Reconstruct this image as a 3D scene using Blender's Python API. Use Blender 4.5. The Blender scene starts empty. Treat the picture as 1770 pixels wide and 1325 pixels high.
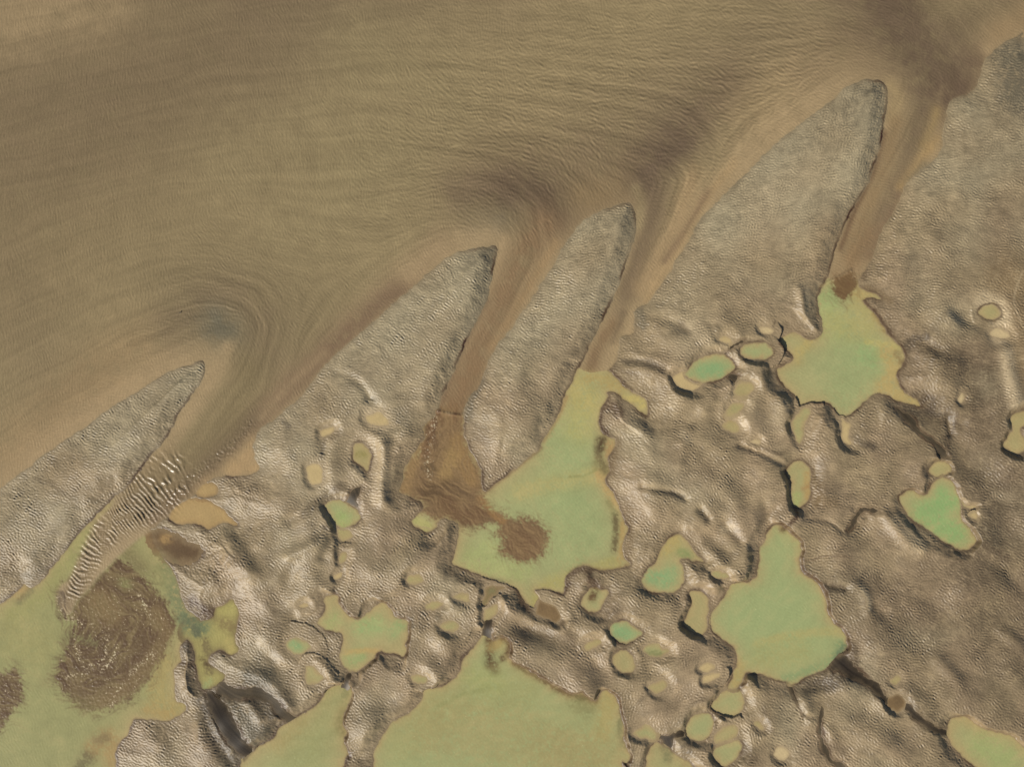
import bpy, math, random
import numpy as np
rng = np.random.default_rng(7)
random.seed(7)

# ------------------------------------------------------------------ scale
# Plan coordinates: u to the east, v to the south, one unit = 5 cm on the ground.
S = 0.05
CU, CV = 885.0, 662.5
F32 = np.float32

scene = bpy.context.scene
col = scene.collection

# ------------------------------------------------------------------ survey grid (finer inside, stretched towards the horizon)
STEP = 1.15
def axis(lo, hi):
    core = np.arange(lo, hi + STEP, STEP)
    out, d = [], STEP
    x = 0.0
    for i in range(34):
        d *= 1.22
        x += d
        out.append(x)
    out = np.array(out)
    return np.concatenate([(core[0] - out)[::-1], core, core[-1] + out])
GU = axis(-130, 1900)
GV = axis(-130, 1455)
NU, NV = len(GU), len(GV)
U = np.broadcast_to(GU[None, :], (NV, NU)).astype(F32)
V = np.broadcast_to(GV[:, None], (NV, NU)).astype(F32)
CORE = 34

# ------------------------------------------------------------------ numeric helpers
FY = np.fft.fftfreq(NV)[:, None]
FX = np.fft.rfftfreq(NU)[None, :]
FR = np.sqrt(FX * FX + FY * FY)
def spectral(fn):
    w = rng.standard_normal((NV, NU))
    a = np.fft.irfft2(np.fft.rfft2(w) * fn, s=(NV, NU))
    return (a / a.std()).astype(F32)
def noise(scale):                               # smooth noise whose lumps are about `scale` plan units across
    k = STEP / scale
    return spectral(np.exp(-(FR / k) ** 2))
def fractal(scale, power=1.6):
    k = STEP / scale
    return spectral(1.0 / (1.0 + (FR / k) ** 2) ** (power / 2 + .4))
def blur(a, s):
    k = s / STEP
    return np.fft.irfft2(np.fft.rfft2(a) * np.exp(-2 * (math.pi * FR * k) ** 2), s=(NV, NU)).astype(F32)
def sm(x, a=0.0, b=1.0):
    t = np.clip((x - a) / (b - a), 0, 1)
    return t * t * (3 - 2 * t)
def up(small, st):                              # bilinear enlargement of a strided grid back to full size
    a = np.arange(NV) / st; b = np.arange(NU) / st
    return bil(small, np.broadcast_to(b[None, :], (NV, NU)), np.broadcast_to(a[:, None], (NV, NU)))
def bil(a, x, y):
    h, w = a.shape
    x = np.clip(x, 0, w - 1.001); y = np.clip(y, 0, h - 1.001)
    i = x.astype(np.int32); j = y.astype(np.int32)
    fx = (x - i).astype(F32); fy = (y - j).astype(F32)
    f = a.ravel(); k = j * w + i
    return (f[k] * (1 - fx) + f[k + 1] * fx) * (1 - fy) + (f[k + w] * (1 - fx) + f[k + w + 1] * fx) * fy

def smooth_poly(p, n=4, closed=True):
    p = np.asarray(p, float); m = len(p); out = []
    rngk = range(m) if closed else range(m - 1)
    for i in rngk:
        if closed:
            a, b, c, d = p[i - 1], p[i], p[(i + 1) % m], p[(i + 2) % m]
        else:
            a, b, c, d = p[max(i - 1, 0)], p[i], p[i + 1], p[min(i + 2, m - 1)]
        for k in range(n):
            t = k / n
            out.append(.5 * ((2 * b) + (c - a) * t + (2 * a - 5 * b + 4 * c - d) * t * t + (3 * b - a - 3 * c + d) * t ** 3))
    if not closed:
        out.append(p[-1])
    return np.array(out)

def window(p, m):
    i0 = max(np.searchsorted(GU, p[:, 0].min() - m) - 1, 0); i1 = min(np.searchsorted(GU, p[:, 0].max() + m) + 1, NU)
    j0 = max(np.searchsorted(GV, p[:, 1].min() - m) - 1, 0); j1 = min(np.searchsorted(GV, p[:, 1].max() + m) + 1, NV)
    return j0, j1, i0, i1

def seg_dist(x, y, p, closed):
    d2 = np.full(x.shape, 1e12, F32); ins = np.zeros(x.shape, bool)
    s_at = np.zeros(x.shape, F32); side = np.zeros(x.shape, F32); s0 = 0.0
    n = len(p)
    for k in range(n if closed else n - 1):
        ax, ay = p[k]; bx, by = p[(k + 1) % n]
        ex, ey = bx - ax, by - ay
        L2 = ex * ex + ey * ey
        if L2 < 1e-9: continue
        px = x - F32(ax); py = y - F32(ay)
        t = np.clip((px * F32(ex) + py * F32(ey)) / F32(L2), 0, 1)
        q = (px - t * F32(ex)) ** 2 + (py - t * F32(ey)) ** 2
        m = q < d2
        d2 = np.where(m, q, d2)
        if closed:
            if ay != by:
                c = ((ay > y) != (by > y)) & (x < (bx - ax) * (y - ay) / (by - ay) + ax)
                ins ^= c
        else:
            L = math.sqrt(L2)
            s_at = np.where(m, F32(s0) + t * F32(L), s_at)
            side = np.where(m, (px * F32(ey) - py * F32(ex)) / F32(L), side)
            s0 += L
    return np.sqrt(d2), ins, s_at, side

def sdf(poly, m=60, full=False, n=4):
    """signed distance, positive inside; returned on its window of the grid"""
    p = smooth_poly(poly, n)
    j0, j1, i0, i1 = (0, NV, 0, NU) if full else window(p, m)
    st = 3 if (j1 - j0) * (i1 - i0) > 120000 else 1
    gv = GV[j0:j1:st]; gu = GU[i0:i1:st]
    x = np.broadcast_to(gu[None, :], (len(gv), len(gu))).astype(F32); y = np.broadcast_to(gv[:, None], x.shape).astype(F32)
    d, ins, _, _ = seg_dist(x, y, p, True)
    a = np.where(ins, d, -d)
    if st > 1:
        h, w = j1 - j0, i1 - i0
        a = bil(a, np.broadcast_to((np.arange(w) / st)[None, :], (h, w)), np.broadcast_to((np.arange(h) / st)[:, None], (h, w)))
    return a.astype(F32), (slice(j0, j1), slice(i0, i1))
def on_grid(poly, m=60, fill=-999.0):
    a, w = sdf(poly, m)
    g = np.full((NV, NU), F32(fill)); g[w] = a
    return g

def stroke(pts, width, power=2.0):
    """soft brush along a line: (weight, window, along, side)"""
    p = smooth_poly(pts, 5, False) if len(pts) > 2 else np.asarray(pts, float)
    if len(p) == 1: p = np.vstack([p, p + .5])
    j0, j1, i0, i1 = window(p, width * 2.4)
    x = U[j0:j1, i0:i1]; y = V[j0:j1, i0:i1]
    d, _, s_at, side = seg_dist(x, y, p, False)
    return np.exp(-(d / width) ** power).astype(F32), (slice(j0, j1), slice(i0, i1)), s_at, side

def soften(a, n=9):                             # local box blur on a window, two passes
    for _ in range(2):
        for ax in (0, 1):
            q = np.pad(a, [(n + 1, n) if k == ax else (0, 0) for k in (0, 1)], mode='edge').cumsum(ax, dtype=np.float64)
            a = (np.take(q, range(2 * n + 1, q.shape[ax]), ax) - np.take(q, range(0, q.shape[ax] - 2 * n - 1), ax)) / (2 * n + 1)
    return a.astype(F32)
def lic(src, ang, n, step=0.85):
    """average of `src` along the direction field `ang`"""
    c = np.cos(ang).astype(F32); s = np.sin(ang).astype(F32)
    X = np.broadcast_to(np.arange(NU, dtype=F32)[None, :], (NV, NU)); Y = np.broadcast_to(np.arange(NV, dtype=F32)[:, None], (NV, NU))
    acc = src.copy()
    for sg in (1, -1):
        x = X.copy(); y = Y.copy(); px = None
        for k in range(n):
            i = np.clip(x, 0, NU - 1).astype(np.int32); j = np.clip(y, 0, NV - 1).astype(np.int32)
            idx = j * NU + i
            dx = c.ravel()[idx]; dy = s.ravel()[idx]
            if px is None: f = F32(sg)
            else: f = np.where(dx * px + dy * py < 0, F32(-1), F32(1))
            dx = dx * f; dy = dy * f
            x = x + dx * F32(step); y = y + dy * F32(step); px, py = dx, dy
            acc += bil(src, x, y) * F32(1 - k / (n + 1))
    return acc / acc.std()

def angle_field(ctrl, wander, seed_scale):
    st = 10
    gu = GU[::st]; gv = GV[::st]
    x = gu[None, :]; y = gv[:, None]
    a = 0; b = 0; w = 0
    for (cu, cv, deg) in ctrl:
        q = 1.0 / (((x - cu) ** 2 + (y - cv) ** 2) + 400.0) ** 1.3
        t = math.radians(2 * deg)
        a = a + q * math.cos(t); b = b + q * math.sin(t)
    th = 0.5 * np.arctan2(b, a)
    a = up(np.cos(2 * th).astype(F32), st); b = up(np.sin(2 * th).astype(F32), st)
    return (0.5 * np.arctan2(b, a) + math.radians(wander) * noise(seed_scale)).astype(F32)

def srgb(r, g, b):
    v = np.array([r, g, b], float) / 255.0
    return np.where(v <= .04045, v / 12.92, ((v + .055) / 1.055) ** 2.4)
KLIT = 0.80
def alb(r, g, b, k=1.0):
    return (np.clip(srgb(r, g, b) * np.array([1.0, .965, .84]) / KLIT * k, 0.005, .85)).astype(F32)
def mixc(c, new, w):
    c += (np.asarray(new, F32) - c) * w[..., None]

Z = 4.016
def T(o, pts):
    return [(o[0] + x / Z, o[1] + y / Z) for x, y in pts]
zA, zB, zC, zD, zE = (0, 995), (400, 995), (800, 995), (1060, 995), (1330, 995)
zF, zG, zH, zI, zJ = (0, 700), (420, 680), (680, 690), (1060, 700), (1330, 690)
zK, zL = (980, 480), (1330, 440)

# ------------------------------------------------------------------ survey of the water bodies
RIVER = [(-3200, 3100), (-700, 1330), (-60, 884), (0, 843), (50, 806), (100, 768), (150, 735), (200, 698), (250, 668), (290, 643), (330, 630), (350, 622),
         (353, 640), (340, 668), (322, 695), (305, 722), (290, 750), (270, 775), (250, 800), (225, 835), (205, 855), (188, 878), (170, 893),
         (190, 915), (240, 925), (276, 902), (286, 897), (296, 882), (311, 869), (331, 857), (349, 842), (366, 827), (393, 823), (420, 823), (440, 817),
         (446, 807), (440, 792), (437, 777), (445, 747), (467, 730), (495, 707), (520, 685), (560, 632), (600, 595), (640, 560), (680, 525),
         (720, 490), (745, 468), (780, 440), (810, 431), (838, 426), (854, 424), (859, 434), (855, 455), (848, 490), (840, 520), (825, 550),
         (810, 580), (795, 615), (780, 650), (765, 680), (757, 703), (755, 710), (775, 716), (797, 717), (805, 700), (812, 685), (828, 665),
         (840, 640), (850, 615), (865, 590), (885, 565), (905, 535), (930, 500), (955, 460), (975, 425), (1000, 390), (1025, 370), (1050, 360),
         (1073, 352), (1088, 349), (1096, 358), (1100, 380), (1098, 410), (1087, 440), (1072, 485), (1055, 528), (1040, 557), (1025, 586),
         (1010, 618), (1001, 640), (1020, 655), (1045, 645), (1060, 632), (1067, 615), (1070, 600), (1074, 581), (1096, 576), (1095, 547), (1102, 530),
         (1117, 526), (1129, 512), (1147, 487), (1165, 460), (1185, 425), (1200, 400), (1215, 375), (1240, 350), (1265, 325), (1290, 300),
         (1315, 275), (1340, 250), (1370, 225), (1410, 195), (1440, 172), (1455, 158), (1472, 145), (1500, 137), (1525, 138), (1535, 150),
         (1535, 175), (1530, 210), (1525, 245), (1512, 285), (1500, 320), (1485, 345), (1470, 370), (1455, 405), (1443, 438), (1438, 462),
         (1432, 487), (1455, 490), (1484, 485), (1500, 462), (1512, 440), (1527, 396), (1544, 369), (1557, 346), (1571, 314), (1601, 289),
         (1629, 259), (1631, 234), (1637, 199), (1644, 175), (1661, 166), (1686, 155), (1696, 132), (1703, 107), (1711, 98), (1730, 78),
         (1770, 56), (1840, 10), (2600, -600), (4200, -3200), (-3200, -3200)]
JET = [(205, 850), (188, 878), (172, 893), (150, 925), (133, 965), (118, 1000), (100, 1015), (97, 1040), (110, 1062), (122, 1058), (130, 1040),
       (150, 1020), (175, 990), (205, 960), (240, 930), (276, 903), (290, 880), (255, 845)]
LAGOON = [(200, 860), (165, 892), (149, 904), (134, 922), (117, 944), (100, 964), (82, 989), (62, 1011), (50, 1016), (42, 1010), (27, 1022), (12, 1035), (0, 1042),
          (-60, 1075), (-500, 1330), (-300, 1800), (150, 1600), (192, 1400), (199, 1325), (199, 1301), (204, 1286), (219, 1271), (229, 1246), (239, 1244), (264, 1245),
          (286, 1248), (306, 1240), (319, 1227), (321, 1217), (311, 1213), (302, 1212), (301, 1189), (299, 1164), (302, 1152), (312, 1143),
          (310, 1122), (322, 1105), (345, 1090), (345, 1070), (325, 1056), (314, 1040), (306, 1009), (294, 981), (282, 965), (270, 940), (262, 915), (240, 895)]
SIDEPOOL = T(zA, [(1480, 225), (1540, 203), (1590, 165), (1625, 175), (1652, 250), (1645, 340), (1632, 440), (1652, 510), (1630, 545), (1580, 545),
                  (1530, 512), (1490, 530), (1450, 560), (1460, 620), (1520, 660), (1555, 690), (1540, 740), (1490, 770), (1430, 800), (1390, 770),
                  (1360, 700), (1350, 640), (1345, 570), (1330, 500), (1300, 450), (1262, 430), (1270, 350), (1330, 322), (1400, 310), (1470, 290)])
BROWNPOOL = T(zF, [(1040, 870), (1150, 860), (1230, 900), (1320, 950), (1400, 1000), (1390, 1050), (1320, 1108), (1200, 1100), (1130, 1060), (1070, 1000), (1030, 930)])
TANPOOL = T(zF, [(1160, 780), (1200, 710), (1280, 660), (1340, 648), (1420, 650), (1500, 690), (1560, 740), (1600, 790), (1645, 822), (1620, 840),
                 (1540, 820), (1480, 850), (1440, 865), (1380, 835), (1300, 828), (1200, 820)])
TANCUP = T(zF, [(1400, 540), (1500, 550), (1503, 620), (1440, 640), (1375, 640), (1350, 600)])
CENTRAL = [(755, 706), (747, 720), (735, 730), (731, 740), (732, 757), (722, 772), (709, 790), (700, 809), (694, 829), (689, 847), (695, 854),
           (710, 861), (730, 869), (727, 882), (717, 892), (711, 902), (717, 910), (730, 915), (742, 919), (752, 912), (757, 902), (767, 897),
           (782, 902), (793, 910), (791, 929), (787, 949), (782, 971), (787, 978), (814, 988), (839, 997), (860, 1004), (880, 1013), (895, 1020), (900, 1032),
           (910, 1042), (922, 1052), (931, 1045), (932, 1032), (926, 1021), (947, 1019), (962, 1024), (974, 1026), (979, 1017), (978, 1002),
           (991, 986), (1011, 978), (1034, 986), (1058, 985), (1086, 979), (1088, 972), (1078, 960), (1080, 935), (1086, 914), (1078, 897),
           (1071, 874), (1061, 854), (1053, 839), (1046, 829), (1056, 812), (1051, 792), (1062, 775), (1064, 758), (1048, 752), (1038, 738), (1036, 717),
           (1040, 705), (1052, 687), (1050, 678), (1065, 679), (1077, 689), (1092, 699), (1119, 719), (1117, 692), (1102, 682), (1087, 672),
           (1072, 659), (1058, 644), (1040, 635), (1003, 634), (992, 654), (980, 674), (974, 690), (964, 720), (949, 742), (938, 762), (933, 775), (914, 790),
           (887, 812), (859, 834), (839, 849), (834, 839), (832, 814), (819, 790), (807, 767), (802, 747), (802, 722), (795, 712), (775, 712)]
STAR = [(1432, 478), (1425, 492), (1417, 507), (1416, 527), (1418, 547), (1423, 562), (1422, 574), (1415, 583), (1405, 587), (1392, 582), (1382, 576), (1367, 574), (1355, 581),
        (1350, 591), (1357, 599), (1371, 612), (1372, 621), (1362, 628), (1345, 638), (1347, 651), (1352, 662), (1367, 675), (1380, 689),
        (1383, 703), (1397, 696), (1415, 694), (1432, 696), (1441, 704), (1450, 716), (1462, 720), (1474, 714), (1492, 699), (1504, 687), (1519, 680),
        (1537, 684), (1554, 694), (1574, 698), (1594, 703), (1586, 691), (1569, 679), (1554, 659), (1553, 644), (1562, 632), (1567, 617),
        (1559, 599), (1544, 584), (1529, 564), (1512, 540), (1494, 520), (1508, 514), (1524, 517), (1514, 507), (1499, 501), (1487, 494), (1484, 482), (1455, 480)]
BOTTOM = [(835, 1095), (822, 1114), (800, 1139), (796, 1157), (783, 1174), (761, 1187), (736, 1193), (731, 1202), (726, 1212), (711, 1229), (691, 1240),
          (676, 1249), (664, 1266), (651, 1284), (644, 1309), (642, 1340), (600, 1600), (1150, 1600), (1080, 1340), (1084, 1321), (1089, 1312), (1088, 1301),
          (1081, 1286), (1079, 1271), (1081, 1256), (1076, 1244), (1070, 1227), (1068, 1207), (1059, 1198), (1047, 1193), (1037, 1202), (1034, 1210),
          (1025, 1211), (1014, 1204), (1007, 1195), (997, 1200), (984, 1199), (972, 1192), (949, 1179), (932, 1169), (912, 1157), (886, 1143),
          (880, 1135), (882, 1119), (877, 1105), (862, 1102), (852, 1106), (846, 1094)]
SLANT = [(592, 1183), (574, 1187), (562, 1194), (552, 1212), (542, 1222), (524, 1234), (500, 1246), (482, 1259), (472, 1276), (442, 1294), (422, 1316),
         (412, 1335), (380, 1600), (560, 1600), (592, 1335), (603, 1308), (597, 1291), (594, 1282), (599, 1264), (592, 1249), (597, 1227), (607, 1207), (607, 1192), (600, 1184)]
CROSS = T(zB, [(690, 130), (642, 160), (650, 220), (640, 260), (590, 330), (650, 370), (720, 390), (765, 420), (765, 480), (750, 560), (770, 620),
               (840, 668), (900, 650), (970, 590), (1020, 530), (1080, 535), (1150, 550), (1200, 555), (1215, 470), (1225, 380), (1220, 310),
               (1140, 290), (1110, 240), (1070, 195), (1020, 190), (970, 230), (890, 300), (840, 285), (780, 240), (745, 180), (735, 140)])
RIGHTBIG = [(1329, 919), (1337, 909), (1351, 908), (1366, 919), (1381, 934), (1386, 949), (1384, 969), (1386, 986), (1406, 1000), (1420, 1014),
            (1430, 1035), (1432, 1055), (1442, 1075), (1459, 1092), (1466, 1107), (1464, 1124), (1452, 1134), (1437, 1149), (1417, 1162),
            (1392, 1172), (1370, 1184), (1361, 1180), (1334, 1172), (1309, 1164), (1291, 1164), (1282, 1180), (1272, 1192), (1258, 1190), (1263, 1178),
            (1270, 1160), (1274, 1145), (1274, 1132), (1267, 1117), (1244, 1100), (1229, 1085), (1228, 1065), (1242, 1045), (1259, 1022), (1264, 1009),
            (1284, 1007), (1301, 1002), (1309, 994), (1313, 974), (1314, 951), (1322, 934)]

# isolated pools: outline, greenness 0..1, depth scale (units), rim width, rim drop, label
GP = 'tide pools left on the sandbank'
POOLS = [
 (BOTTOM, .80, 9, 20, .75, 'largest olive green pool, cut by the bottom edge, with a curled brown inlet on top'),
 (SLANT, .74, 16, 18, .7, 'slanting murky green pool whose narrow tip points up at a short black trickle'),
 (CROSS, .72, 20, 26, .55, 'four armed maple leaf shaped green pool with scalloped shores'),
 (RIGHTBIG, .95, 8, 22, .75, 'big bottle shaped pale green pool with its narrow neck pointing up'),
 (T(zB, [(372, 480), (410, 440), (460, 430), (520, 455), (550, 490), (520, 525), (470, 545), (410, 532)]), .95, 6, 18, .5, 'small emerald oval pool with a bright upper rim near the maple leaf shaped pool'),
 (T(zB, [(515, 640), (540, 620), (580, 630), (620, 670), (642, 705), (610, 740), (560, 750), (515, 730)]), .5, 10, 14, .35, 'small olive wedge pool below the emerald oval pool'),
 (T(zB, [(1245, 695), (1290, 675), (1340, 690), (1362, 720), (1330, 746), (1270, 737)]), .5, 7, 12, .4, 'little olive pool alone on the ripples above the largest pool'),
 (T(zB, [(1445, 347), (1490, 315), (1540, 312), (1587, 345), (1560, 380), (1480, 380)]), .45, 7, 13, .4, 'little flat bottomed olive pool lowest in a diagonal string'),
 (T(zB, [(1350, 218), (1370, 185), (1430, 170), (1472, 190), (1440, 225), (1390, 237)]), .25, 8, 12, .35, 'faint tan puddle just above the flat bottomed olive pool'),
 (T(zB, [(1538, 142), (1600, 112), (1650, 130), (1645, 180), (1590, 172)]), .12, 9, 12, .35, 'pale sandy puddle beside the dark stream leaving the central lagoon'),
 (T(zG, [(1135, 1292), (1160, 1255), (1220, 1253), (1262, 1290), (1230, 1312), (1170, 1322)]), .25, 8, 12, .35, 'tan puddle at the upper end of the diagonal string of puddles'),
 (T(zG, [(565, 770), (610, 745), (670, 735), (720, 765), (780, 800), (816, 850), (790, 895), (730, 925), (670, 930), (630, 890), (600, 840), (575, 800)]), .92, 8, 14, .5, 'light green pool with a white rim under the black triangular mud patch'),
 (T(zG, [(650, 937), (720, 940), (765, 975), (745, 1010), (695, 1030), (655, 985)]), .1, 9, 12, .4, 'tan puddle joined to the underside of the light green white rimmed pool'),
 (T(zG, [(665, 1125), (690, 1095), (725, 1100), (720, 1150), (690, 1180), (668, 1170)]), .3, 8, 10, .4, 'tiny upright tan puddle in the gully above the maple leaf shaped pool'),
 (T(zG, [(630, 1277), (660, 1245), (692, 1240), (685, 1275), (650, 1287)]), .02, 8, 9, .4, 'tiny pale puddle lowest in the gully above the maple leaf pool'),
 (T(zG, [(540, 262), (610, 230), (632, 250), (600, 287), (550, 302)]), .02, 8, 12, .4, 'tiny cream tan lozenge puddle nearest the tan shallows of the left channel'),
 (T(zG, [(850, 167), (890, 140), (960, 130), (1012, 190), (1000, 215), (960, 222), (890, 217)]), .0, 12, 16, .35, 'cream coloured shallow puddle highest on the sand spit beside the reddish brown channel'),
 (T(zG, [(762, 440), (765, 360), (820, 340), (870, 380), (892, 430), (880, 500), (860, 540), (820, 500), (772, 470)]), .10, 9, 20, .3, 'mustard coloured shallow puddle in a wide pale hollow of wet sand'),
 (T(zG, [(440, 520), (470, 490), (540, 490), (557, 560), (545, 620), (480, 632), (450, 590)]), .0, 11, 12, .35, 'pale tan puddle with a mustard top, below the tiny lozenge puddle'),
 (T(zB, [(468, 208), (510, 185), (532, 212), (492, 222)]), .0, 8, 9, .3, 'speck of a cream puddle just above the small emerald oval pool'),
 (T(zC, [(878, 88), (868, 112), (830, 160), (825, 195), (850, 230), (900, 252), (945, 246), (985, 180), (1017, 112), (1000, 88), (955, 96), (925, 80)]), .6, 9, 18, .7, 'cup shaped olive pool with a brown tongue spilling in, below the central lagoon'),
 (T(zC, [(530, 172), (560, 180), (620, 200), (662, 230), (682, 290), (650, 322), (590, 300), (530, 282), (500, 250)]), -.75, 12, 14, .5, 'muddy brown puddle hugging the lower shore of the central lagoon'),
 (T(zC, [(160, 75), (240, 70), (300, 82), (250, 112), (200, 160), (152, 212), (130, 198), (145, 140)]), -.25, 12, 12, .8, 'slim grey green pool at the outlet of the central lagoon'),
 (T(zC, [(240, 200), (248, 240), (210, 290), (150, 325), (135, 290), (150, 240), (200, 207)]), .25, 10, 12, .8, 'slim grey green pool at the head of the black stream'),
 (T(zK, [(822, 680), (845, 640), (870, 600), (940, 550), (1020, 525), (1100, 540), (1150, 580), (1167, 625), (1120, 670), (1040, 710), (960, 727), (890, 720)]), 1.0, 9, 14, .45, 'vivid green lens shaped pool with broad tan edge, joined by a black hooked trickle'),
 (T(zK, [(735, 690), (780, 665), (815, 655), (828, 690), (885, 728), (940, 732), (900, 770), (850, 785), (790, 770), (750, 730)]), .04, 9, 14, .4, 'tan shallow puddle touching the lower end of the vivid green lens'),
 (T(zK, [(1195, 495), (1230, 465), (1300, 450), (1380, 460), (1432, 515), (1390, 560), (1300, 570), (1220, 547)]), .85, 6, 12, .5, 'green lozenge pool between the vivid green lens and the star shaped lagoon'),
 (T(zK, [(1058, 420), (1100, 402), (1142, 425), (1130, 457), (1080, 452)]), .02, 8, 12, .5, 'little brown tan puddle at the end of a black hooked trickle'),
 (T(zK, [(1330, 347), (1400, 338), (1442, 373), (1400, 392), (1350, 377)]), -.02, 9, 9, .4, 'pinkish pale puddle just above the green lozenge pool'),
 (T(zK, [(1160, 777), (1190, 730), (1260, 720), (1297, 760), (1270, 810), (1200, 827), (1160, 802)]), .12, 10, 12, .4, 'pale tan round puddle topmost in the column below the vivid green lens'),
 (T(zK, [(1100, 932), (1130, 880), (1200, 865), (1232, 890), (1200, 930), (1140, 965), (1105, 965)]), .35, 8, 12, .45, 'olive tan puddle in the middle of the column below the vivid green lens'),
 (T(zK, [(1078, 1022), (1120, 985), (1180, 1000), (1202, 1060), (1160, 1077), (1100, 1052)]), .12, 9, 12, .5, 'yellowish tan puddle lowest in the column below the vivid green lens'),
 (T(zK, [(1268, 1137), (1310, 1115), (1342, 1135), (1322, 1157)]), -.02, 8, 8, .3, 'speck of a cream puddle by a dark crack below the yellowish puddle'),
 (T(zK, [(1692, 905), (1640, 900), (1590, 960), (1558, 1020), (1580, 1090), (1615, 1152), (1640, 1100), (1652, 1030), (1680, 970)]), .5, 8, 16, .8, 'leaf shaped olive pool hanging under the star shaped lagoon'),
 (T(zL, [(500, 1130), (540, 1160), (568, 1180), (562, 1260), (575, 1312), (525, 1312), (500, 1262), (505, 1190)]), .02, 9, 17, .8, 'tan finger shaped puddle under the lowest point of the star shaped lagoon'),
 (T(zJ, [(130, 480), (170, 440), (230, 430), (280, 470), (300, 530), (290, 600), (285, 680), (240, 740), (180, 750), (160, 710), (155, 620), (145, 560), (125, 520)]), .62, 14, 18, .7, 'upright bean shaped pool with one fuzzy tan side'),
 (T(zD, [(680, 900), (740, 830), (800, 785), (880, 800), (917, 860), (900, 930), (840, 977), (780, 967), (710, 942)]), .6, 10, 14, .6, 'olive pool fed by a thin neck of the bottle shaped pool'),
 (T(zD, [(500, 1070), (530, 1000), (590, 960), (660, 958), (697, 1000), (690, 1070), (650, 1130), (580, 1147), (520, 1122)]), .7, 7, 16, .6, 'grey green egg shaped pool with dark rim at one end of the black forked trickle'),
 (T(zD, [(690, 1130), (720, 1080), (790, 1040), (840, 1035), (872, 1070), (850, 1120), (780, 1147), (720, 1165)]), .4, 12, 12, .4, 'shallow olive pool wedged above the round olive pool near the bottom'),
 (T(zD, [(700, 1212), (740, 1160), (820, 1135), (880, 1150), (892, 1200), (850, 1270), (790, 1322), (730, 1302), (695, 1262)]), .62, 8, 14, .5, 'round olive pool lowest of the pair near the bottom'),
 (T(zD, [(135, 1087), (190, 1045), (240, 1033), (290, 1070), (307, 1100), (280, 1137), (210, 1132), (160, 1112)]), .55, 8, 14, .6, 'small grey green almond pool close to the shore of the largest pool'),
 (T(zD, [(230, 1260), (260, 1190), (310, 1150), (350, 1190), (390, 1200), (430, 1240), (540, 1310), (640, 1480), (240, 1480), (222, 1310)]), .52, 14, 14, .6, 'murky olive pool cut by the bottom edge under the black forked trickle'),
 (T(zD, [(530, 112), (600, 105), (660, 150), (667, 220), (657, 300), (657, 370), (620, 412), (570, 397), (500, 352), (490, 320), (530, 240), (545, 180)]), .45, 18, 15, .5, 'hourglass shaped tan and olive pool close beside the bottle shaped pool'),
 (T(zC, [(1018, 372), (1060, 330), (1110, 310), (1170, 330), (1222, 370), (1245, 402), (1190, 442), (1150, 468), (1110, 468), (1050, 422)]), 1.0, 7, 15, .5, 'vivid green almond pool with a dark pointed tip, above a narrow dark rimmed one'),
 (T(zC, [(1248, 512), (1290, 475), (1350, 475), (1400, 500), (1435, 520), (1390, 557), (1320, 562), (1270, 542)]), .6, 7, 12, .6, 'narrow olive eye shaped pool with a black lower rim'),
 (T(zC, [(1038, 572), (1060, 530), (1130, 515), (1180, 560), (1197, 620), (1170, 667), (1110, 667), (1060, 632)]), .28, 12, 12, .3, 'shallow tan olive round pool beside the black rimmed eye shaped pool'),
 (T(zC, [(838, 492), (870, 455), (940, 438), (967, 465), (930, 492), (870, 522)]), .12, 9, 12, .3, 'faint tan puddle just below the vivid green almond pool'),
 (T(zC, [(1288, 767), (1350, 730), (1400, 718), (1422, 760), (1380, 802), (1330, 812)]), .15, 9, 12, .35, 'tan puddle alone below the shallow round pool'),
 (T(zD, [(588, 642), (640, 598), (690, 608), (702, 640), (640, 665)]), .0, 9, 10, .3, 'faint tan puddle, upper of a touching pair near the bottle shaped pool'),
 (T(zD, [(618, 705), (660, 676), (745, 675), (700, 722), (620, 742)]), .02, 9, 10, .3, 'faint tan puddle, lower of a touching pair near the bottle shaped pool'),
 (T(zD, [(978, 1010), (1010, 1003), (1042, 1030), (1042, 1062), (1000, 1062)]), .12, 8, 10, .5, 'tiny tan droplet puddle at the end of a dark hook near the bottom'),
 (T(zD, [(1110, 1232), (1140, 1185), (1190, 1190), (1222, 1225), (1190, 1280), (1130, 1262)]), -.02, 10, 12, .45, 'pinkish cream nugget puddle near the bottom edge'),
 (T(zI, [(198, 1202), (240, 1140), (310, 1070), (330, 1010), (380, 940), (420, 900), (490, 910), (540, 970), (590, 1040), (627, 1085), (560, 1080), (500, 1062), (465, 1082), (492, 1150), (492, 1222), (440, 1292), (330, 1302), (250, 1292), (213, 1252)]), .9, 17, 18, .5, 'boot shaped pool with a vivid green heel and a tan pointed top'),
 (T(zI, [(678, 1157), (720, 1140), (780, 1165), (803, 1190), (760, 1207), (700, 1197)]), .38, 6, 10, .6, 'tiny olive lens puddle with a pale thin rim beside the boot shaped pool'),
 (T(zJ, [(910, 690), (930, 655), (1000, 630), (1060, 660), (1100, 650), (1130, 580), (1180, 550), (1230, 540), (1290, 590), (1312, 650), (1332, 740), (1332, 820), (1370, 870), (1410, 920), (1442, 970), (1430, 1012), (1380, 1047), (1300, 1037), (1210, 982), (1110, 912), (1020, 852), (950, 782)]), 0.95, 10, 13, .5, 'heart shaped bright green pool with a white upper rim'),
 (T(zJ, [(1108, 492), (1140, 445), (1190, 430), (1250, 450), (1267, 490), (1230, 528), (1170, 541), (1130, 525)]), .25, 9, 11, .4, 'tan olive puddle sitting on top of the heart shaped pool'),
 (T(zJ, [(1388, 797), (1420, 780), (1442, 800), (1427, 827), (1400, 817)]), .0, 8, 8, .4, 'tiny round cream puddle beside the heart shaped pool'),
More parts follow.
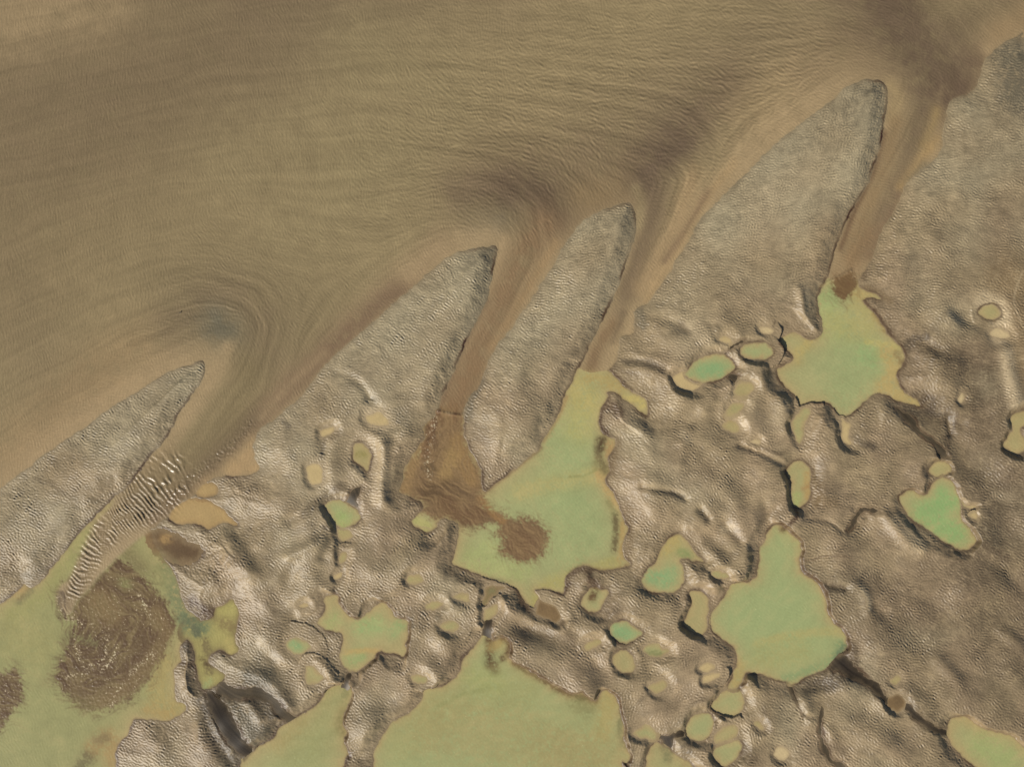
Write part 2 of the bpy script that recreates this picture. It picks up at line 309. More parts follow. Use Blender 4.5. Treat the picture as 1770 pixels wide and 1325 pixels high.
 (T(zJ, [(1340, 708), (1372, 733), (1442, 733), (1432, 757), (1380, 757), (1345, 732)]), .0, 8, 8, .4, 'thin curled cream puddle joined to the heart shaped pool'),
 (T(zJ, [(1673, 150), (1690, 110), (1740, 85), (1800, 80), (1830, 130), (1790, 175), (1752, 195), (1752, 232), (1772, 280), (1790, 340), (1720, 382), (1650, 352), (1628, 312), (1660, 250), (1690, 210)]), .22, 13, 14, .6, 'tan hourglass pool at the right edge wrapping a dark hollow'),
 (T(zL, [(1447, 402), (1480, 360), (1540, 345), (1590, 370), (1602, 420), (1560, 452), (1490, 442)]), .2, 8, 16, .35, 'mustard puddle with a pale collar of wet sand'),
 (T(zL, [(1528, 542), (1580, 510), (1650, 540), (1672, 575), (1600, 582), (1550, 567)]), -.02, 9, 12, .35, 'cream puddle just under the mustard puddle with the pale collar'),
 (T(zE, [(1240, 1070), (1270, 1000), (1330, 975), (1400, 990), (1460, 1040), (1520, 1070), (1600, 1085), (1700, 1120), (1767, 1180), (1900, 1300), (2300, 1800), (1900, 2000), (1500, 1420), (1440, 1335), (1350, 1262), (1280, 1192), (1243, 1132)]), .78, 17, 16, .7, 'olive pool in the bottom right corner'),
 (T(zE, [(800, 860), (840, 830), (900, 820), (947, 860), (930, 912), (870, 942), (820, 912)]), -.75, 10, 10, .6, 'dark brown round puddle halfway down the black stream'),
 (T(zE, [(833, 722), (880, 690), (912, 710), (880, 752), (850, 742)]), .12, 9, 9, .3, 'tiny mustard puddle just above the dark brown round puddle'),
 (T(zL, [(1330, 958), (1352, 990), (1325, 1032), (1303, 1002)]), -.02, 9, 9, .3, 'tiny cream upright puddle beyond the pointed tail of the star shaped lagoon'),
]

GR = 'dark rivulets draining the sandbank'
RIVULETS = [
 (T(zA, [(1425, 800), (1500, 830), (1580, 900), (1640, 1010), (1700, 1130), (1755, 1225), (1700, 1262), (1620, 1200), (1560, 1120), (1500, 1020), (1450, 920)]), 1.0, 'broad black slanting rivulet running down from the small green side pool'),
 (T(zA, [(1520, 770), (1560, 735), (1600, 770), (1700, 775), (1800, 770), (1860, 800), (1930, 850), (1990, 920), (2090, 1040), (2030, 1060), (1950, 990), (1880, 900), (1800, 850), (1700, 852), (1560, 850), (1490, 820)]), .72, 'forked dark green rivulet bending from the side pool to the slanting pool'),
 (T(zE, [(425, 640), (480, 560), (540, 550), (580, 620), (650, 670), (740, 740), (805, 830), (790, 870), (720, 790), (620, 730), (540, 700), (480, 660)]), 1.0, 'black rivulet leaving the dark corner of the bottle shaped pool'),
 (T(zE, [(930, 880), (965, 870), (1010, 930), (1080, 990), (1150, 1040), (1240, 1075), (1245, 1105), (1150, 1075), (1060, 1030), (980, 970)]), 1.0, 'black rivulet running from the brown round puddle into the corner pool'),
 (T(zD, [(310, 1115), (360, 1100), (420, 1085), (490, 1075), (490, 1110), (430, 1130), (410, 1190), (370, 1190), (345, 1145)]), 1.15, 'black forked trickle between three small grey green pools near the bottom'),
 (T(zG, [(700, 765), (740, 700), (780, 655), (832, 640), (802, 700), (792, 782), (740, 775)]), .9, 'black triangular wet mud patch above the light green white rimmed pool'),
 (T(zK, [(1090, 530), (1118, 480), (1170, 445), (1225, 438), (1190, 472), (1150, 492), (1112, 537)]), 1.1, 'black hooked trickle joining the green lozenge pool and the vivid green lens'),
 (T(zK, [(1100, 690), (1140, 665), (1195, 670), (1185, 700), (1165, 740), (1130, 710)]), .8, 'small black splash of wet mud under the end of the vivid green lens'),
 (T(zB, [(778, 767), (795, 700), (815, 676), (835, 685), (815, 735), (797, 772)]), 1.2, 'short black trickle between the maple leaf pool and the slanting pool'),
 (T(zJ, [(560, 850), (590, 800), (650, 740), (740, 750), (768, 770), (740, 792), (680, 785), (640, 795), (575, 905), (535, 905)]), .75, 'black comma shaped wet streak between the heart and bottle shaped pools'),
 (T(zJ, [(870, 50), (1000, 110), (1050, 210), (1170, 300), (1245, 395), (1170, 402), (1140, 330), (1030, 240), (930, 150)]), .6, 'broad dark brown rivulet from the star lagoon tail down towards the heart shaped pool'),
 (T(zE, [(345, 895), (382, 900), (375, 980), (370, 1080), (400, 1180), (432, 1260), (490, 1290), (560, 1335), (480, 1340), (420, 1290), (360, 1200), (330, 1100), (328, 980)]), .6, 'grey winding rivulet below the bottle shaped pool'),
 (T(zC, [(150, 322), (210, 298), (202, 390), (190, 480), (182, 590), (165, 660), (145, 600), (150, 480), (142, 400)]), 1.0, 'black stream dropping from the central lagoon outlet into the largest pool'),
 (T(zD, [(1205, 750), (1250, 760), (1290, 880), (1330, 950), (1390, 960), (1360, 985), (1310, 960), (1270, 880)]), .55, 'thin grey trickle from the lowest tip of the bottle shaped pool'),
]

# ------------------------------------------------------------------ water bodies that share the tide level
print('survey')
ragged = (fractal(16, 2.2) * .8).astype(F32)
sdR = sdf(RIVER, full=True, n=3)[0]
members = [('river', sdR)]
for nm, poly in (('jet', JET), ('lagoon', LAGOON), ('side', SIDEPOOL), ('brown', BROWNPOOL), ('tan', TANPOOL), ('cup', TANCUP), ('central', CENTRAL), ('star', STAR)):
    members.append((nm, on_grid(poly, 70)))
M = dict(members)
torn = fractal(14, 1.2)
for k_, (nm, m) in enumerate(members):
    if nm == 'brown':
        m = np.where(m > -60, m + 1.2 * torn, m).astype(F32); members[k_] = (nm, m); M[nm] = m
D0 = np.maximum.reduce([m for _, m in members])
D0 = D0 + ragged
gy, gx = np.gradient(blur(np.clip(D0, -80, 80), 9.0))
gn = np.sqrt(gx * gx + gy * gy) + 1e-6
facing = np.clip((-gx / gn) * (-0.92) + (-gy / gn) * 0.40, -1, 1)   # +1: the land lies west / south-west of the water (steep cut bank)
steep0 = sm(facing, -0.2, 0.75)

# ------------------------------------------------------------------ land relief
print('relief')
low = sm(V + .35 * U, 760, 1150)                     # the south-eastern flat is hummocky, the spits are smooth
spit = 1 - low
th_r = angle_field([(300, 500, 0), (900, 900, 25), (1500, 1100, 35), (1600, 300, 20), (600, 1200, 40), (1200, 800, 20)], 14, 220)
lump = noise(85)
hum = lic(noise(26), th_r + math.radians(20), 16, 1.6)
fine_hum = noise(20)
h0 = (10.2 + low * (2.8 * lump + .10 * hum + .04 * fine_hum + .28 * noise(38)) + spit * (1.0 * noise(150) + .06 * hum)).astype(F32)

# hummocks, swales and gullies that stand out on the flat: (line, width, height)
RELIEF = [
 ([(560, 745), (556, 790), (548, 812)], 9, -3.5), ([(640, 690), (648, 705)], 9, -3), ([(575, 640), (620, 660), (640, 690)], 6, -2.2),
 ([(640, 735), (600, 770), (600, 830), (640, 870)], 14, -3.0), ([(663, 770), (664, 830), (662, 865)], 9, 3.5), ([(680, 760), (672, 820), (690, 870)], 9, -3.0),
 ([(565, 850), (530, 870), (500, 900)], 9, -3.4), ([(510, 900), (520, 950), (500, 1000), (480, 1050)], 13, -3.0), ([(440, 980), (500, 960), (540, 940)], 14, 2.6),
 ([(400, 960), (440, 990), (480, 1000)], 12, 2.4), ([(340, 980), (380, 1010)], 10, 3.0), ([(430, 1060), (470, 1080), (470, 1150)], 14, -2.6),
 ([(560, 960), (578, 930), (590, 960), (592, 1000), (580, 1020)], 7, -3.2), ([(620, 960), (670, 990), (720, 960)], 20, 2.6),
 ([(400, 1190), (430, 1210), (450, 1240)], 8, 3.2), ([(420, 1150), (470, 1180), (500, 1220)], 9, 3.0), ([(440, 1110), (480, 1150)], 9, -2.6),
 ([(310, 1170), (330, 1220), (350, 1280)], 9, 3.0), ([(340, 1200), (370, 1270), (400, 1320)], 8, -3.4),
 ([(1060, 620), (1110, 625), (1150, 640)], 7, -4.0), ([(1065, 560), (1100, 570)], 8, -2.0), ([(1185, 570), (1150, 550), (1120, 545)], 7, -2.2),
 ([(1380, 500), (1390, 550)], 6, 3.0), ([(1330, 540), (1390, 560), (1410, 565)], 10, 2.0), ([(1240, 590), (1230, 560), (1260, 570)], 6, -1.6),
 ([(1170, 780), (1200, 720), (1150, 690)], 20, 2.2), ([(1350, 690), (1345, 720), (1355, 740)], 13, 4.2), ([(1230, 690), (1215, 705)], 9, 3),
 ([(1190, 745), (1180, 765)], 9, 3.0), ([(1280, 770), (1310, 780), (1350, 800)], 5, -3.0), ([(1110, 840), (1140, 845), (1165, 850), (1185, 862)], 5, -3.4),
 ([(1210, 880), (1224, 895)], 6, -4.0), ([(1255, 905), (1280, 935)], 8, -4.0), ([(1250, 840), (1270, 870), (1280, 910)], 16, 4.0),
 ([(1130, 790), (1170, 800)], 12, 2.6), ([(1230, 830), (1260, 800), (1330, 810)], 16, 2.2), ([(1320, 870), (1330, 900)], 8, -2.4),
 ([(1340, 880), (1300, 940)], 7, -3.0), ([(1180, 960), (1210, 920), (1250, 950)], 10, -2.5), ([(1235, 960), (1260, 990), (1290, 970)], 14, 3.0),
 ([(1560, 590), (1590, 590), (1620, 605)], 8, -4.2), ([(1590, 620), (1620, 625), (1650, 630)], 13, 4.0), ([(1650, 540), (1690, 560), (1720, 590)], 12, -3.5),
 ([(1735, 610), (1745, 650), (1755, 700)], 12, 4.2), ([(1650, 560), (1640, 550)], 9, 3), ([(1570, 700), (1620, 720), (1660, 730)], 10, -4.0),
 ([(1560, 660), (1600, 650), (1640, 660)], 14, 3.2), ([(1660, 690), (1680, 640)], 16, -2.5), ([(1640, 720), (1645, 750)], 5, -4.0),
 ([(1530, 890), (1560, 930), (1590, 950)], 9, 4.6), ([(1560, 880), (1600, 930), (1640, 955)], 6, -3.2), ([(1480, 880), (1500, 900), (1470, 920)], 6, -2.2),
 ([(1390, 895), (1430, 900), (1455, 918)], 4, -1.8), ([(1430, 1010), (1460, 1015)], 6, -4.0), ([(1480, 1010), (1495, 1030), (1500, 1055)], 8, 3.6),
 ([(1510, 1050), (1525, 1060)], 10, -2.8), ([(1700, 960), (1730, 980), (1770, 1020)], 12, -2.5), ([(1730, 1090), (1760, 1110)], 10, 3.6),
 ([(1620, 1140), (1650, 1170)], 10, 3.6), ([(1740, 1160), (1770, 1190)], 14, 3.4), ([(1480, 990), (1600, 1040), (1700, 1060)], 22, -1.6),
 ([(1440, 1180), (1480, 1190), (1540, 1220)], 12, 3.6), ([(1560, 1190), (1600, 1215)], 12, 2.6), ([(1390, 1210), (1400, 1245)], 8, 3.6),
 ([(1430, 1260), (1440, 1275)], 8, 3.2), ([(1480, 1260), (1540, 1290), (1600, 1310)], 20, 2.8), ([(1440, 1180), (1380, 1190)], 8, -3.0),
 ([(1230, 1250), (1210, 1210), (1250, 1160)], 20, 2.6), ([(1120, 1190), (1150, 1230), (1190, 1240)], 20, 3.0), ([(1160, 1150), (1190, 1140)], 14, 2.4),
 ([(1100, 1030), (1130, 1050), (1190, 1040)], 16, 2.6), ([(1050, 1080), (1040, 1060), (1000, 1060)], 16, -3.0), ([(900, 1080), (930, 1090), (1000, 1120)], 12, -4.2),
 ([(860, 1060), (880, 1050), (930, 1080)], 10, 3.0), ([(900, 1110), (960, 1140), (1020, 1180)], 16, 3.6), ([(990, 1090), (1010, 1110), (1030, 1150)], 9, -2.8),
 ([(640, 1230), (660, 1200), (720, 1200)], 16, 2.6), ([(620, 1180), (680, 1160), (740, 1150)], 18, 2.4), ([(640, 1290), (625, 1310)], 8, -3.0),
 ([(730, 1090), (770, 1110)], 16, 2.6), ([(690, 1010), (660, 1030)], 8, 2.0), ([(740, 1030), (790, 1050)], 10, 2.2),
 ([(520, 1060), (530, 1090), (540, 1100)], 8, 2.4), ([(545, 1140), (560, 1150), (570, 1165)], 7, 3.0), ([(590, 1110), (560, 1105), (530, 1095)], 9, -2.2),
 ([(760, 930), (770, 910), (775, 930)], 5, 2.6), ([(670, 940), (700, 920)], 14, -2.0), ([(560, 930), (500, 960)], 7, 2.6), ([(1700, 540), (1730, 545)], 16, 2.4),
 ([(1300, 1000), (1260, 1000), (1230, 1020)], 8, 2.6), ([(1190, 1010), (1175, 1040)], 7, -3.0), ([(1300, 890), (1310, 920)], 8, 2.4),
 ([(880, 740), (860, 790)], 14, -1.4), ([(900, 620), (890, 690), (850, 760)], 24, 1.8), ([(1230, 500), (1300, 540)], 20, 1.2),
 ([(1720, 430), (1740, 480)], 20, -2.0), ([(1350, 620), (1335, 650), (1345, 670)], 8, -2.5), ([(1320, 640), (1300, 680)], 12, 2.6),
]
for pts, w, a in RELIEF:
    g, win, _, _ = stroke(pts, w * 1.25)
    h0[win] += F32(a * 1.25) * g

print('ripples')
# sand ripples: crests follow a slowly turning direction
th_s = angle_field([(200, 800, 24), (60, 950, 24), (330, 680, 30), (700, 560, 24), (800, 480, 30), (960, 560, 14), (1050, 420, -30), (900, 720, 26),
                    (1300, 420, -18), (1450, 250, -38), (1500, 180, -40), (1380, 350, -24), (1650, 300, 18), (1700, 500, 14), (1250, 520, 14), (450, 900, 22),
                    (400, 1050, 22), (560, 1000, 20), (680, 1000, 30), (650, 850, 12), (620, 1200, 18), (750, 1150, 32), (900, 1130, 24), (1000, 1080, 28),
                    (1100, 1200, -28), (1200, 1250, -35), (1200, 850, 32), (1150, 700, 28), (1330, 780, 8), (1450, 800, 14), (1600, 800, 20), (1650, 1100, 32),
                    (1550, 1150, 30), (1500, 1280, 34), (1450, 950, 16), (1300, 1280, 40), (280, 1290, 26), (1400, 900, 10)], 13, 60)
def bandpass(a, wl, spread):
    f0 = STEP / wl
    b = np.fft.irfft2(np.fft.rfft2(a) * np.exp(-((FR - f0) / (f0 * spread)) ** 2), s=(NV, NU)).astype(F32)
    return b / b.std()
white = rng.standard_normal((NV, NU)).astype(F32)
turned = th_s + math.radians(15) * noise(12)
rip = bandpass(lic(white, turned, 3, .9), 5.0, .28) + .75 * bandpass(white, 4.4, .26)
rip /= rip.std()
w2 = noise(9.0)
rip2 = lic(w2, th_s, 9, 1.2); rip2 -= blur(rip2, 14); rip2 /= rip2.std()
rip_amp = (.62 + .20 * np.clip(noise(50), -1.6, 1.6) + .10 * np.clip(noise(14), -2, 2)).astype(F32)
rip = np.where(rip > 0, rip * .85, rip * 1.2)

# ------------------------------------------------------------------ cut the tide-level water into the land
print('banks')
dist = -D0
wid = 33 + (1 - steep0) * 30
# broad beaches where the spits slope down to the river on the north-west
ramp = sm(dist / wid, -.05, 1.0)
H = np.where(dist > 0, .35 + (h0 - .35) * ramp, -np.minimum(-dist * .22, 7.0)).astype(F32)

class Pool: pass
pools = []
DWc = D0.copy()
def carve(poly, rim, drop, ragged_amp=1.0, follow=None, cut=False, thin=.5):
    global H
    a, win = sdf(poly, 45)
    small = follow is None and a.max() < 15
    rim = rim * (1.55 if small else 1.4)
    if follow is not None: a = a - thin + .9 * ragged[win]
    if small: drop = drop * .62 - .12
    gy_, gx_ = np.gradient(a)
    a = a + ragged[win] * ragged_amp
    h = H[win]
    ring = (a > -5) & (a < 2)
    top = float(np.percentile(h[ring], 25)) if ring.any() else 8.0
    lev = max(.6, top * (1 - min(.85, drop + .12))) if follow is None else np.maximum(follow[win] - drop, .25)
    if follow is None:
        for q in pools:
            if ((q.full[win] > -1.5) & (a > -1.5)).sum() > 6: lev = q.level - .02
    n_ = np.sqrt(gx_ ** 2 + gy_ ** 2) + 1e-6
    face = soften(gx_ / n_ * .92 - gy_ / n_ * .40)
    f = sm(face, -.3, .8)
    w_ = rim * (1.0 - .45 * f) if not cut else 6.0 + rim * .75 * sm(face, -.35, .45)
    out = lev + .15 + (np.maximum(h, lev + .4) - lev - .15) * sm(-a / w_)
    out = np.where(DWc[win] > -.5, np.minimum(h, out), out)
    bed_ = lev - np.minimum(a * .30, 4.5)
    H[win] = np.where(a < 0, np.where(-a < w_, out, h), np.where(DWc[win] > -.5, np.minimum(h, bed_), bed_)).astype(F32)
    DWc[win] = np.maximum(DWc[win], a)
    p = Pool(); p.a = a; p.win = win; p.level = lev
    p.full = np.full((NV, NU), F32(-99)); p.full[win] = a
    return p
for (poly, g, L, rim, drop, label) in POOLS:
    p = carve(poly, rim, drop, cut=(poly in (BOTTOM, SLANT, CROSS, RIGHTBIG) or 'bottom right corner' in label or 'heart' in label)); p.g, p.L, p.label = g, L, label; p.cut = poly in (BOTTOM, SLANT, CROSS, RIGHTBIG)
    pools.append(p)
rivs = []
Hs = blur(np.maximum(H, 0), 9)
for (poly, dk, label) in RIVULETS:
    p = carve(poly, 7, 1.1, .8, Hs, thin=.5 if dk > .8 or 'forked' in label else 1.9); p.g, p.label = dk, label
    rivs.append(p)

# nearest water, for the ripple strength and damp margins
DW = D0.copy()
for p in pools + rivs:
    DW[p.win] = np.maximum(DW[p.win], p.a)
land = sm(-DW, 0, 5)
sy_, sx_ = np.gradient(H, STEP)
flatness = 1 - .75 * sm(np.sqrt(sx_ ** 2 + sy_ ** 2), .3, .9)
H_rip = (rip * .36 + rip2 * .010) * rip_amp * land * flatness
Hg = (H + H_rip).astype(F32)

# ------------------------------------------------------------------ colours of the sand
print('sand colour')
C = np.empty((NV, NU, 3), F32)
C[:] = alb(144, 129, 104)
mixc(C, alb(155, 145, 122), np.clip(spit * .7 + .25 * noise(120), 0, 1))
mixc(C, alb(146, 129, 106), np.clip(low * (.35 + .4 * noise(90)), 0, .8))
mott = fractal(30, 1.2)
C *= (1 + .07 * mott + .05 * rip2)[..., None]
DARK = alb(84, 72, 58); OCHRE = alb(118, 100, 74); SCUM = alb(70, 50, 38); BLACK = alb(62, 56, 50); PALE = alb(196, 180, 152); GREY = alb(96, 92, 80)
STAINS_SHADING = [  # damp mud and scum, with bank shade and sunlit slopes painted in: (line, width, colour, strength)
 ([(1690, 620), (1720, 760), (1690, 900)], 60, DARK, .35), ([(1740, 480), (1780, 560), (1790, 640)], 45, OCHRE, .55), ([(1500, 620), (1620, 700), (1700, 860), (1760, 1000)], 130, DARK, .34), ([(1480, 1060), (1620, 1160), (1760, 1230)], 110, DARK, .30), ([(1560, 600), (1600, 600), (1650, 625), (1700, 640)], 20, DARK, .45),
 ([(1580, 700), (1640, 720), (1680, 690)], 22, DARK, .45), ([(1740, 860), (1700, 1000), (1770, 1100)], 60, DARK, .28), ([(1640, 990), (1580, 1060), (1500, 1030)], 45, DARK, .2),
 ([(1750, 100), (1760, 170)], 40, GREY, .75), ([(1700, 230), (1760, 330)], 60, DARK, .25), ([(1600, 460), (1700, 420)], 60, DARK, .18),
 ([(1390, 1185), (1440, 1175), (1470, 1150)], 16, BLACK, .7), ([(1470, 1120), (1480, 1160), (1520, 1200)], 12, DARK, .7), ([(1560, 1190), (1580, 1230), (1620, 1260)], 12, DARK, .55),
 ([(1280, 1290), (1300, 1310)], 12, DARK, .5), ([(1185, 1290), (1190, 1300)], 12, BLACK, .5), ([(1430, 1280), (1450, 1290)], 12, DARK, .4), ([(1320, 1230), (1330, 1260)], 9, DARK, .6),
 ([(845, 1085), (848, 1050), (860, 1020)], 7, BLACK, .8), ([(886, 1100), (930, 1095), (985, 1105)], 14, DARK, .45), ([(1045, 1065), (1060, 1060)], 16, DARK, .4),
 ([(900, 1030), (905, 1045), (925, 1062), (955, 1072), (970, 1075)], 7, SCUM, .8), ([(880, 1016), (893, 1020), (901, 1034)], 4, SCUM, .7),
 ([(1020, 1002), (1030, 1010), (1036, 1020)], 9, SCUM, .75), ([(984, 996), (1000, 985), (1020, 988)], 6, SCUM, .7), ([(979, 1018), (983, 1008)], 5, SCUM, .8),
 ([(333, 1040), (350, 1055), (365, 1060)], 13, SCUM, .8), ([(318, 1115), (328, 1125), (335, 1140)], 9, BLACK, .8), ([(312, 1145), (330, 1150)], 6, SCUM, .7),
 ([(400, 1130), (375, 1130), (365, 1150)], 6, SCUM, .5), ([(430, 1170), (455, 1180), (460, 1165)], 15, GREY, .7), ([(400, 1230), (430, 1260), (450, 1270)], 25, GREY, .5),
 ([(385, 1240), (420, 1290)], 14, BLACK, .5), ([(440, 1200), (490, 1210)], 16, DARK, .35), ([(360, 1290), (370, 1310)], 20, DARK, .35),
 ([(1055, 640), (1075, 660), (1090, 675)], 5, SCUM, .7), ([(1040, 705), (1060, 700), (1072, 712)], 11, SCUM, .65), ([(1044, 740), (1052, 760)], 6, SCUM, .8),
 ([(1062, 665), (1075, 680)], 5, SCUM, .5), ([(1100, 705), (1115, 715)], 5, SCUM, .6), ([(1066, 765), (1062, 790), (1056, 820)], 8, OCHRE, .6), ([(1086, 880), (1090, 930), (1084, 965)], 7, OCHRE, .6),
 ([(1040, 720), (1036, 735), (1043, 752)], 4, SCUM, .8), ([(1080, 625), (1120, 628), (1146, 640)], 6, BLACK, .55), ([(1105, 540), (1110, 560)], 10, GREY, .6), ([(1060, 625), (1070, 640), (1100, 645)], 6, DARK, .4),
 ([(1412, 830), (1415, 850), (1412, 870)], 8, OCHRE, .7), ([(1420, 800), (1425, 840)], 14, DARK, .35), ([(1420, 865), (1440, 870)], 10, OCHRE, .5),
 ([(1376, 880), (1376, 890), (1362, 905), (1352, 915)], 4, SCUM, .95), ([(1388, 968), (1405, 967), (1425, 960), (1470, 960)], 2.0, SCUM, .4), ([(1383, 890), (1430, 900), (1455, 920)], 2.2, DARK, .3),
 ([(1387, 985), (1400, 994), (1418, 1008)], 4, SCUM, .8), ([(1432, 1010), (1455, 1018)], 8, DARK, .6), ([(1513, 535), (1528, 558), (1545, 580)], 4, SCUM, .7), ([(1494, 517), (1505, 530)], 3.5, SCUM, .7),
 ([(1555, 640), (1552, 655), (1562, 672)], 4.5, SCUM, .8), ([(1557, 618), (1562, 630)], 7, SCUM, .5), ([(1568, 600), (1580, 585), (1600, 582)], 8, BLACK, .5), ([(1588, 690), (1605, 690), (1610, 705)], 12, DARK, .7), ([(1570, 705), (1600, 712), (1640, 720)], 7, BLACK, .45),
 ([(1380, 694), (1390, 698), (1398, 697)], 3, BLACK, .8), ([(1462, 722), (1465, 735)], 3, SCUM, .8), ([(1478, 755), (1490, 765), (1510, 772)], 7, BLACK, .6), ([(1386, 730), (1388, 755)], 5, DARK, .6),
 ([(1500, 498), (1520, 505), (1540, 520)], 6, OCHRE, .5), ([(1495, 480), (1500, 470)], 6, SCUM, .4),
 ([(1700, 862), (1695, 875), (1710, 885)], 7, BLACK, .5), ([(1690, 935), (1715, 950), (1740, 965)], 7, DARK, .6), ([(1635, 760), (1640, 780), (1632, 790)], 8, DARK, .7),
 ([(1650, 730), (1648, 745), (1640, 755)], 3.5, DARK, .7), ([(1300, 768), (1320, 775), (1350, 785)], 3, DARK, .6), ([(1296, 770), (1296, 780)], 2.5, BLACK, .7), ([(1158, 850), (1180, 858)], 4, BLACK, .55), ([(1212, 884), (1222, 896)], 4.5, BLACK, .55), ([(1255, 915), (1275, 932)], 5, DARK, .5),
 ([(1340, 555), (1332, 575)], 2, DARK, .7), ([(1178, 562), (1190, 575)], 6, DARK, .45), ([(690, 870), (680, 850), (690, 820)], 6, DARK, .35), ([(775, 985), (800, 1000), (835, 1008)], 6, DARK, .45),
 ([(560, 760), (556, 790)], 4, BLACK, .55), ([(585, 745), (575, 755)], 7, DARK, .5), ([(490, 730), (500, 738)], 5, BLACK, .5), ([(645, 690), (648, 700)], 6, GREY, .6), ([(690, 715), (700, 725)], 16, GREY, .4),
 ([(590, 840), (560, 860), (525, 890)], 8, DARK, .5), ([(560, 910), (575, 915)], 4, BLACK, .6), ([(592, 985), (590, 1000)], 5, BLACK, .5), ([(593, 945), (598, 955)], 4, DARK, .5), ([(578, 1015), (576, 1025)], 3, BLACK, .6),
 ([(470, 1060), (480, 1120)], 16, DARK, .25), ([(710, 1070), (712, 1080)], 7, GREY, .5), ([(756, 1065), (760, 1072)], 5, GREY, .5), ([(585, 1095), (540, 1092)], 8, DARK, .3),
 ([(50, 1000), (70, 985)], 14, GREY, .4), ([(120, 950), (150, 912), (185, 885), (215, 850)], 9, GREY, .45), ([(845, 470), (838, 510), (815, 570)], 12, GREY, .45), ([(840, 432), (848, 455)], 14, GREY, .5),  # GREY along the channel banks: wet sand with the slope shade painted in
 ([(1090, 370), (1085, 410)], 14, GREY, .35), ([(1045, 540), (1020, 585)], 9, GREY, .35), ([(830, 660), (815, 690), (808, 720)], 9, GREY, .55), ([(1330, 360), (1290, 420)], 40, PALE, .12),  # bank GREY continues the painted slope shade
 ([(1380, 300), (1330, 400)], 50, PALE, .14), ([(1500, 160), (1480, 200)], 30, GREY, .3), ([(645, 715), (655, 735)], 14, PALE, .5), ([(655, 770), (657, 820), (650, 860)], 17, PALE, .4), ([(612, 770), (612, 800), (625, 830)], 12, PALE, .5), ([(636, 712), (650, 722), (664, 728)], 17, PALE, .6), ([(548, 808), (546, 835)], 14, PALE, .6), ([(1265, 725), (1275, 735)], 15, PALE, .45), ([(1700, 520), (1725, 535), (1728, 580)], 17, PALE, .7), ([(1745, 730), (1762, 770)], 10, PALE, .4), ([(1275, 670), (1290, 675)], 12, PALE, .4), ([(400, 1235), (425, 1255), (445, 1275)], 36, GREY, .65), ([(365, 1215), (385, 1270), (412, 1320)], 25, BLACK, .75), ([(385, 1195), (430, 1200), (470, 1225), (490, 1250)], 16, BLACK, .6), ([(440, 1165), (465, 1185), (480, 1215)], 26, GREY, .55), ([(330, 1165), (345, 1200), (360, 1240)], 14, BLACK, .4),  # PALE round the cream hollows: tan sand plus painted light of their slopes
 ([(1738, 612), (1744, 660), (1752, 695)], 13, PALE, .65), ([(1352, 700), (1348, 722)], 12, PALE, .35), ([(1725, 525), (1735, 560)], 14, PALE, .3), ([(1488, 1015), (1498, 1030), (1501, 1050)], 5, PALE, .5),  # PALE on mounds and the long eastern slope paints their sunlit sides
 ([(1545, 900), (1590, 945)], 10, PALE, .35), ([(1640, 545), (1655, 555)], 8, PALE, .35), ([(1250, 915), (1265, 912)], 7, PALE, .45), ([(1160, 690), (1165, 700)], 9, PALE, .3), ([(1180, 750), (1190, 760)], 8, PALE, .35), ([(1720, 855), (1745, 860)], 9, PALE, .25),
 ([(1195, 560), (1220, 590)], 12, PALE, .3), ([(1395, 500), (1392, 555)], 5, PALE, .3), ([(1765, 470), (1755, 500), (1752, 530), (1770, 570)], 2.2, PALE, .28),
]
wob = fractal(9, 1.3)
for pts, w, c, k in STAINS_SHADING:
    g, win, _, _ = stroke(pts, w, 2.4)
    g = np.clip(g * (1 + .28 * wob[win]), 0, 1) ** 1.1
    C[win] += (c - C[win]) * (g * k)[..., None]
# the thin rusty scum line the tide leaves along the shores
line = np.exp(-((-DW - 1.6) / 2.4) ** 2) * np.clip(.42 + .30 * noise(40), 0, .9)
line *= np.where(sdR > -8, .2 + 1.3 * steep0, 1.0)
for p in pools:
    if p.a.max() < 15: line[p.win] *= np.where(p.a > -8, .35, 1.0)
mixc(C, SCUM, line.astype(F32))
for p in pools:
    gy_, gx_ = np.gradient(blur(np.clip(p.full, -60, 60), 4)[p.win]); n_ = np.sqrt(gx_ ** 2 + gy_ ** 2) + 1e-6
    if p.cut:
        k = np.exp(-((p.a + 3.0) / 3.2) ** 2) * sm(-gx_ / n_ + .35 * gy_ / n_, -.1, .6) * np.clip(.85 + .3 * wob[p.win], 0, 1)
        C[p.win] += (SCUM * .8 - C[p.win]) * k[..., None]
    elif p.a.max() < 15:
        C[p.win] += (alb(184, 166, 136) - C[p.win]) * (np.exp(-np.clip(-p.a, 0, 99) / 8.0) * .5)[..., None]
wet = np.exp(-np.clip(-DW, 0, 99) / 9.0) * .28
mixc(C, alb(120, 104, 80), wet.astype(F32))
C *= np.array([.945, .925, .925], F32)
C = np.clip(C, .012, .6)

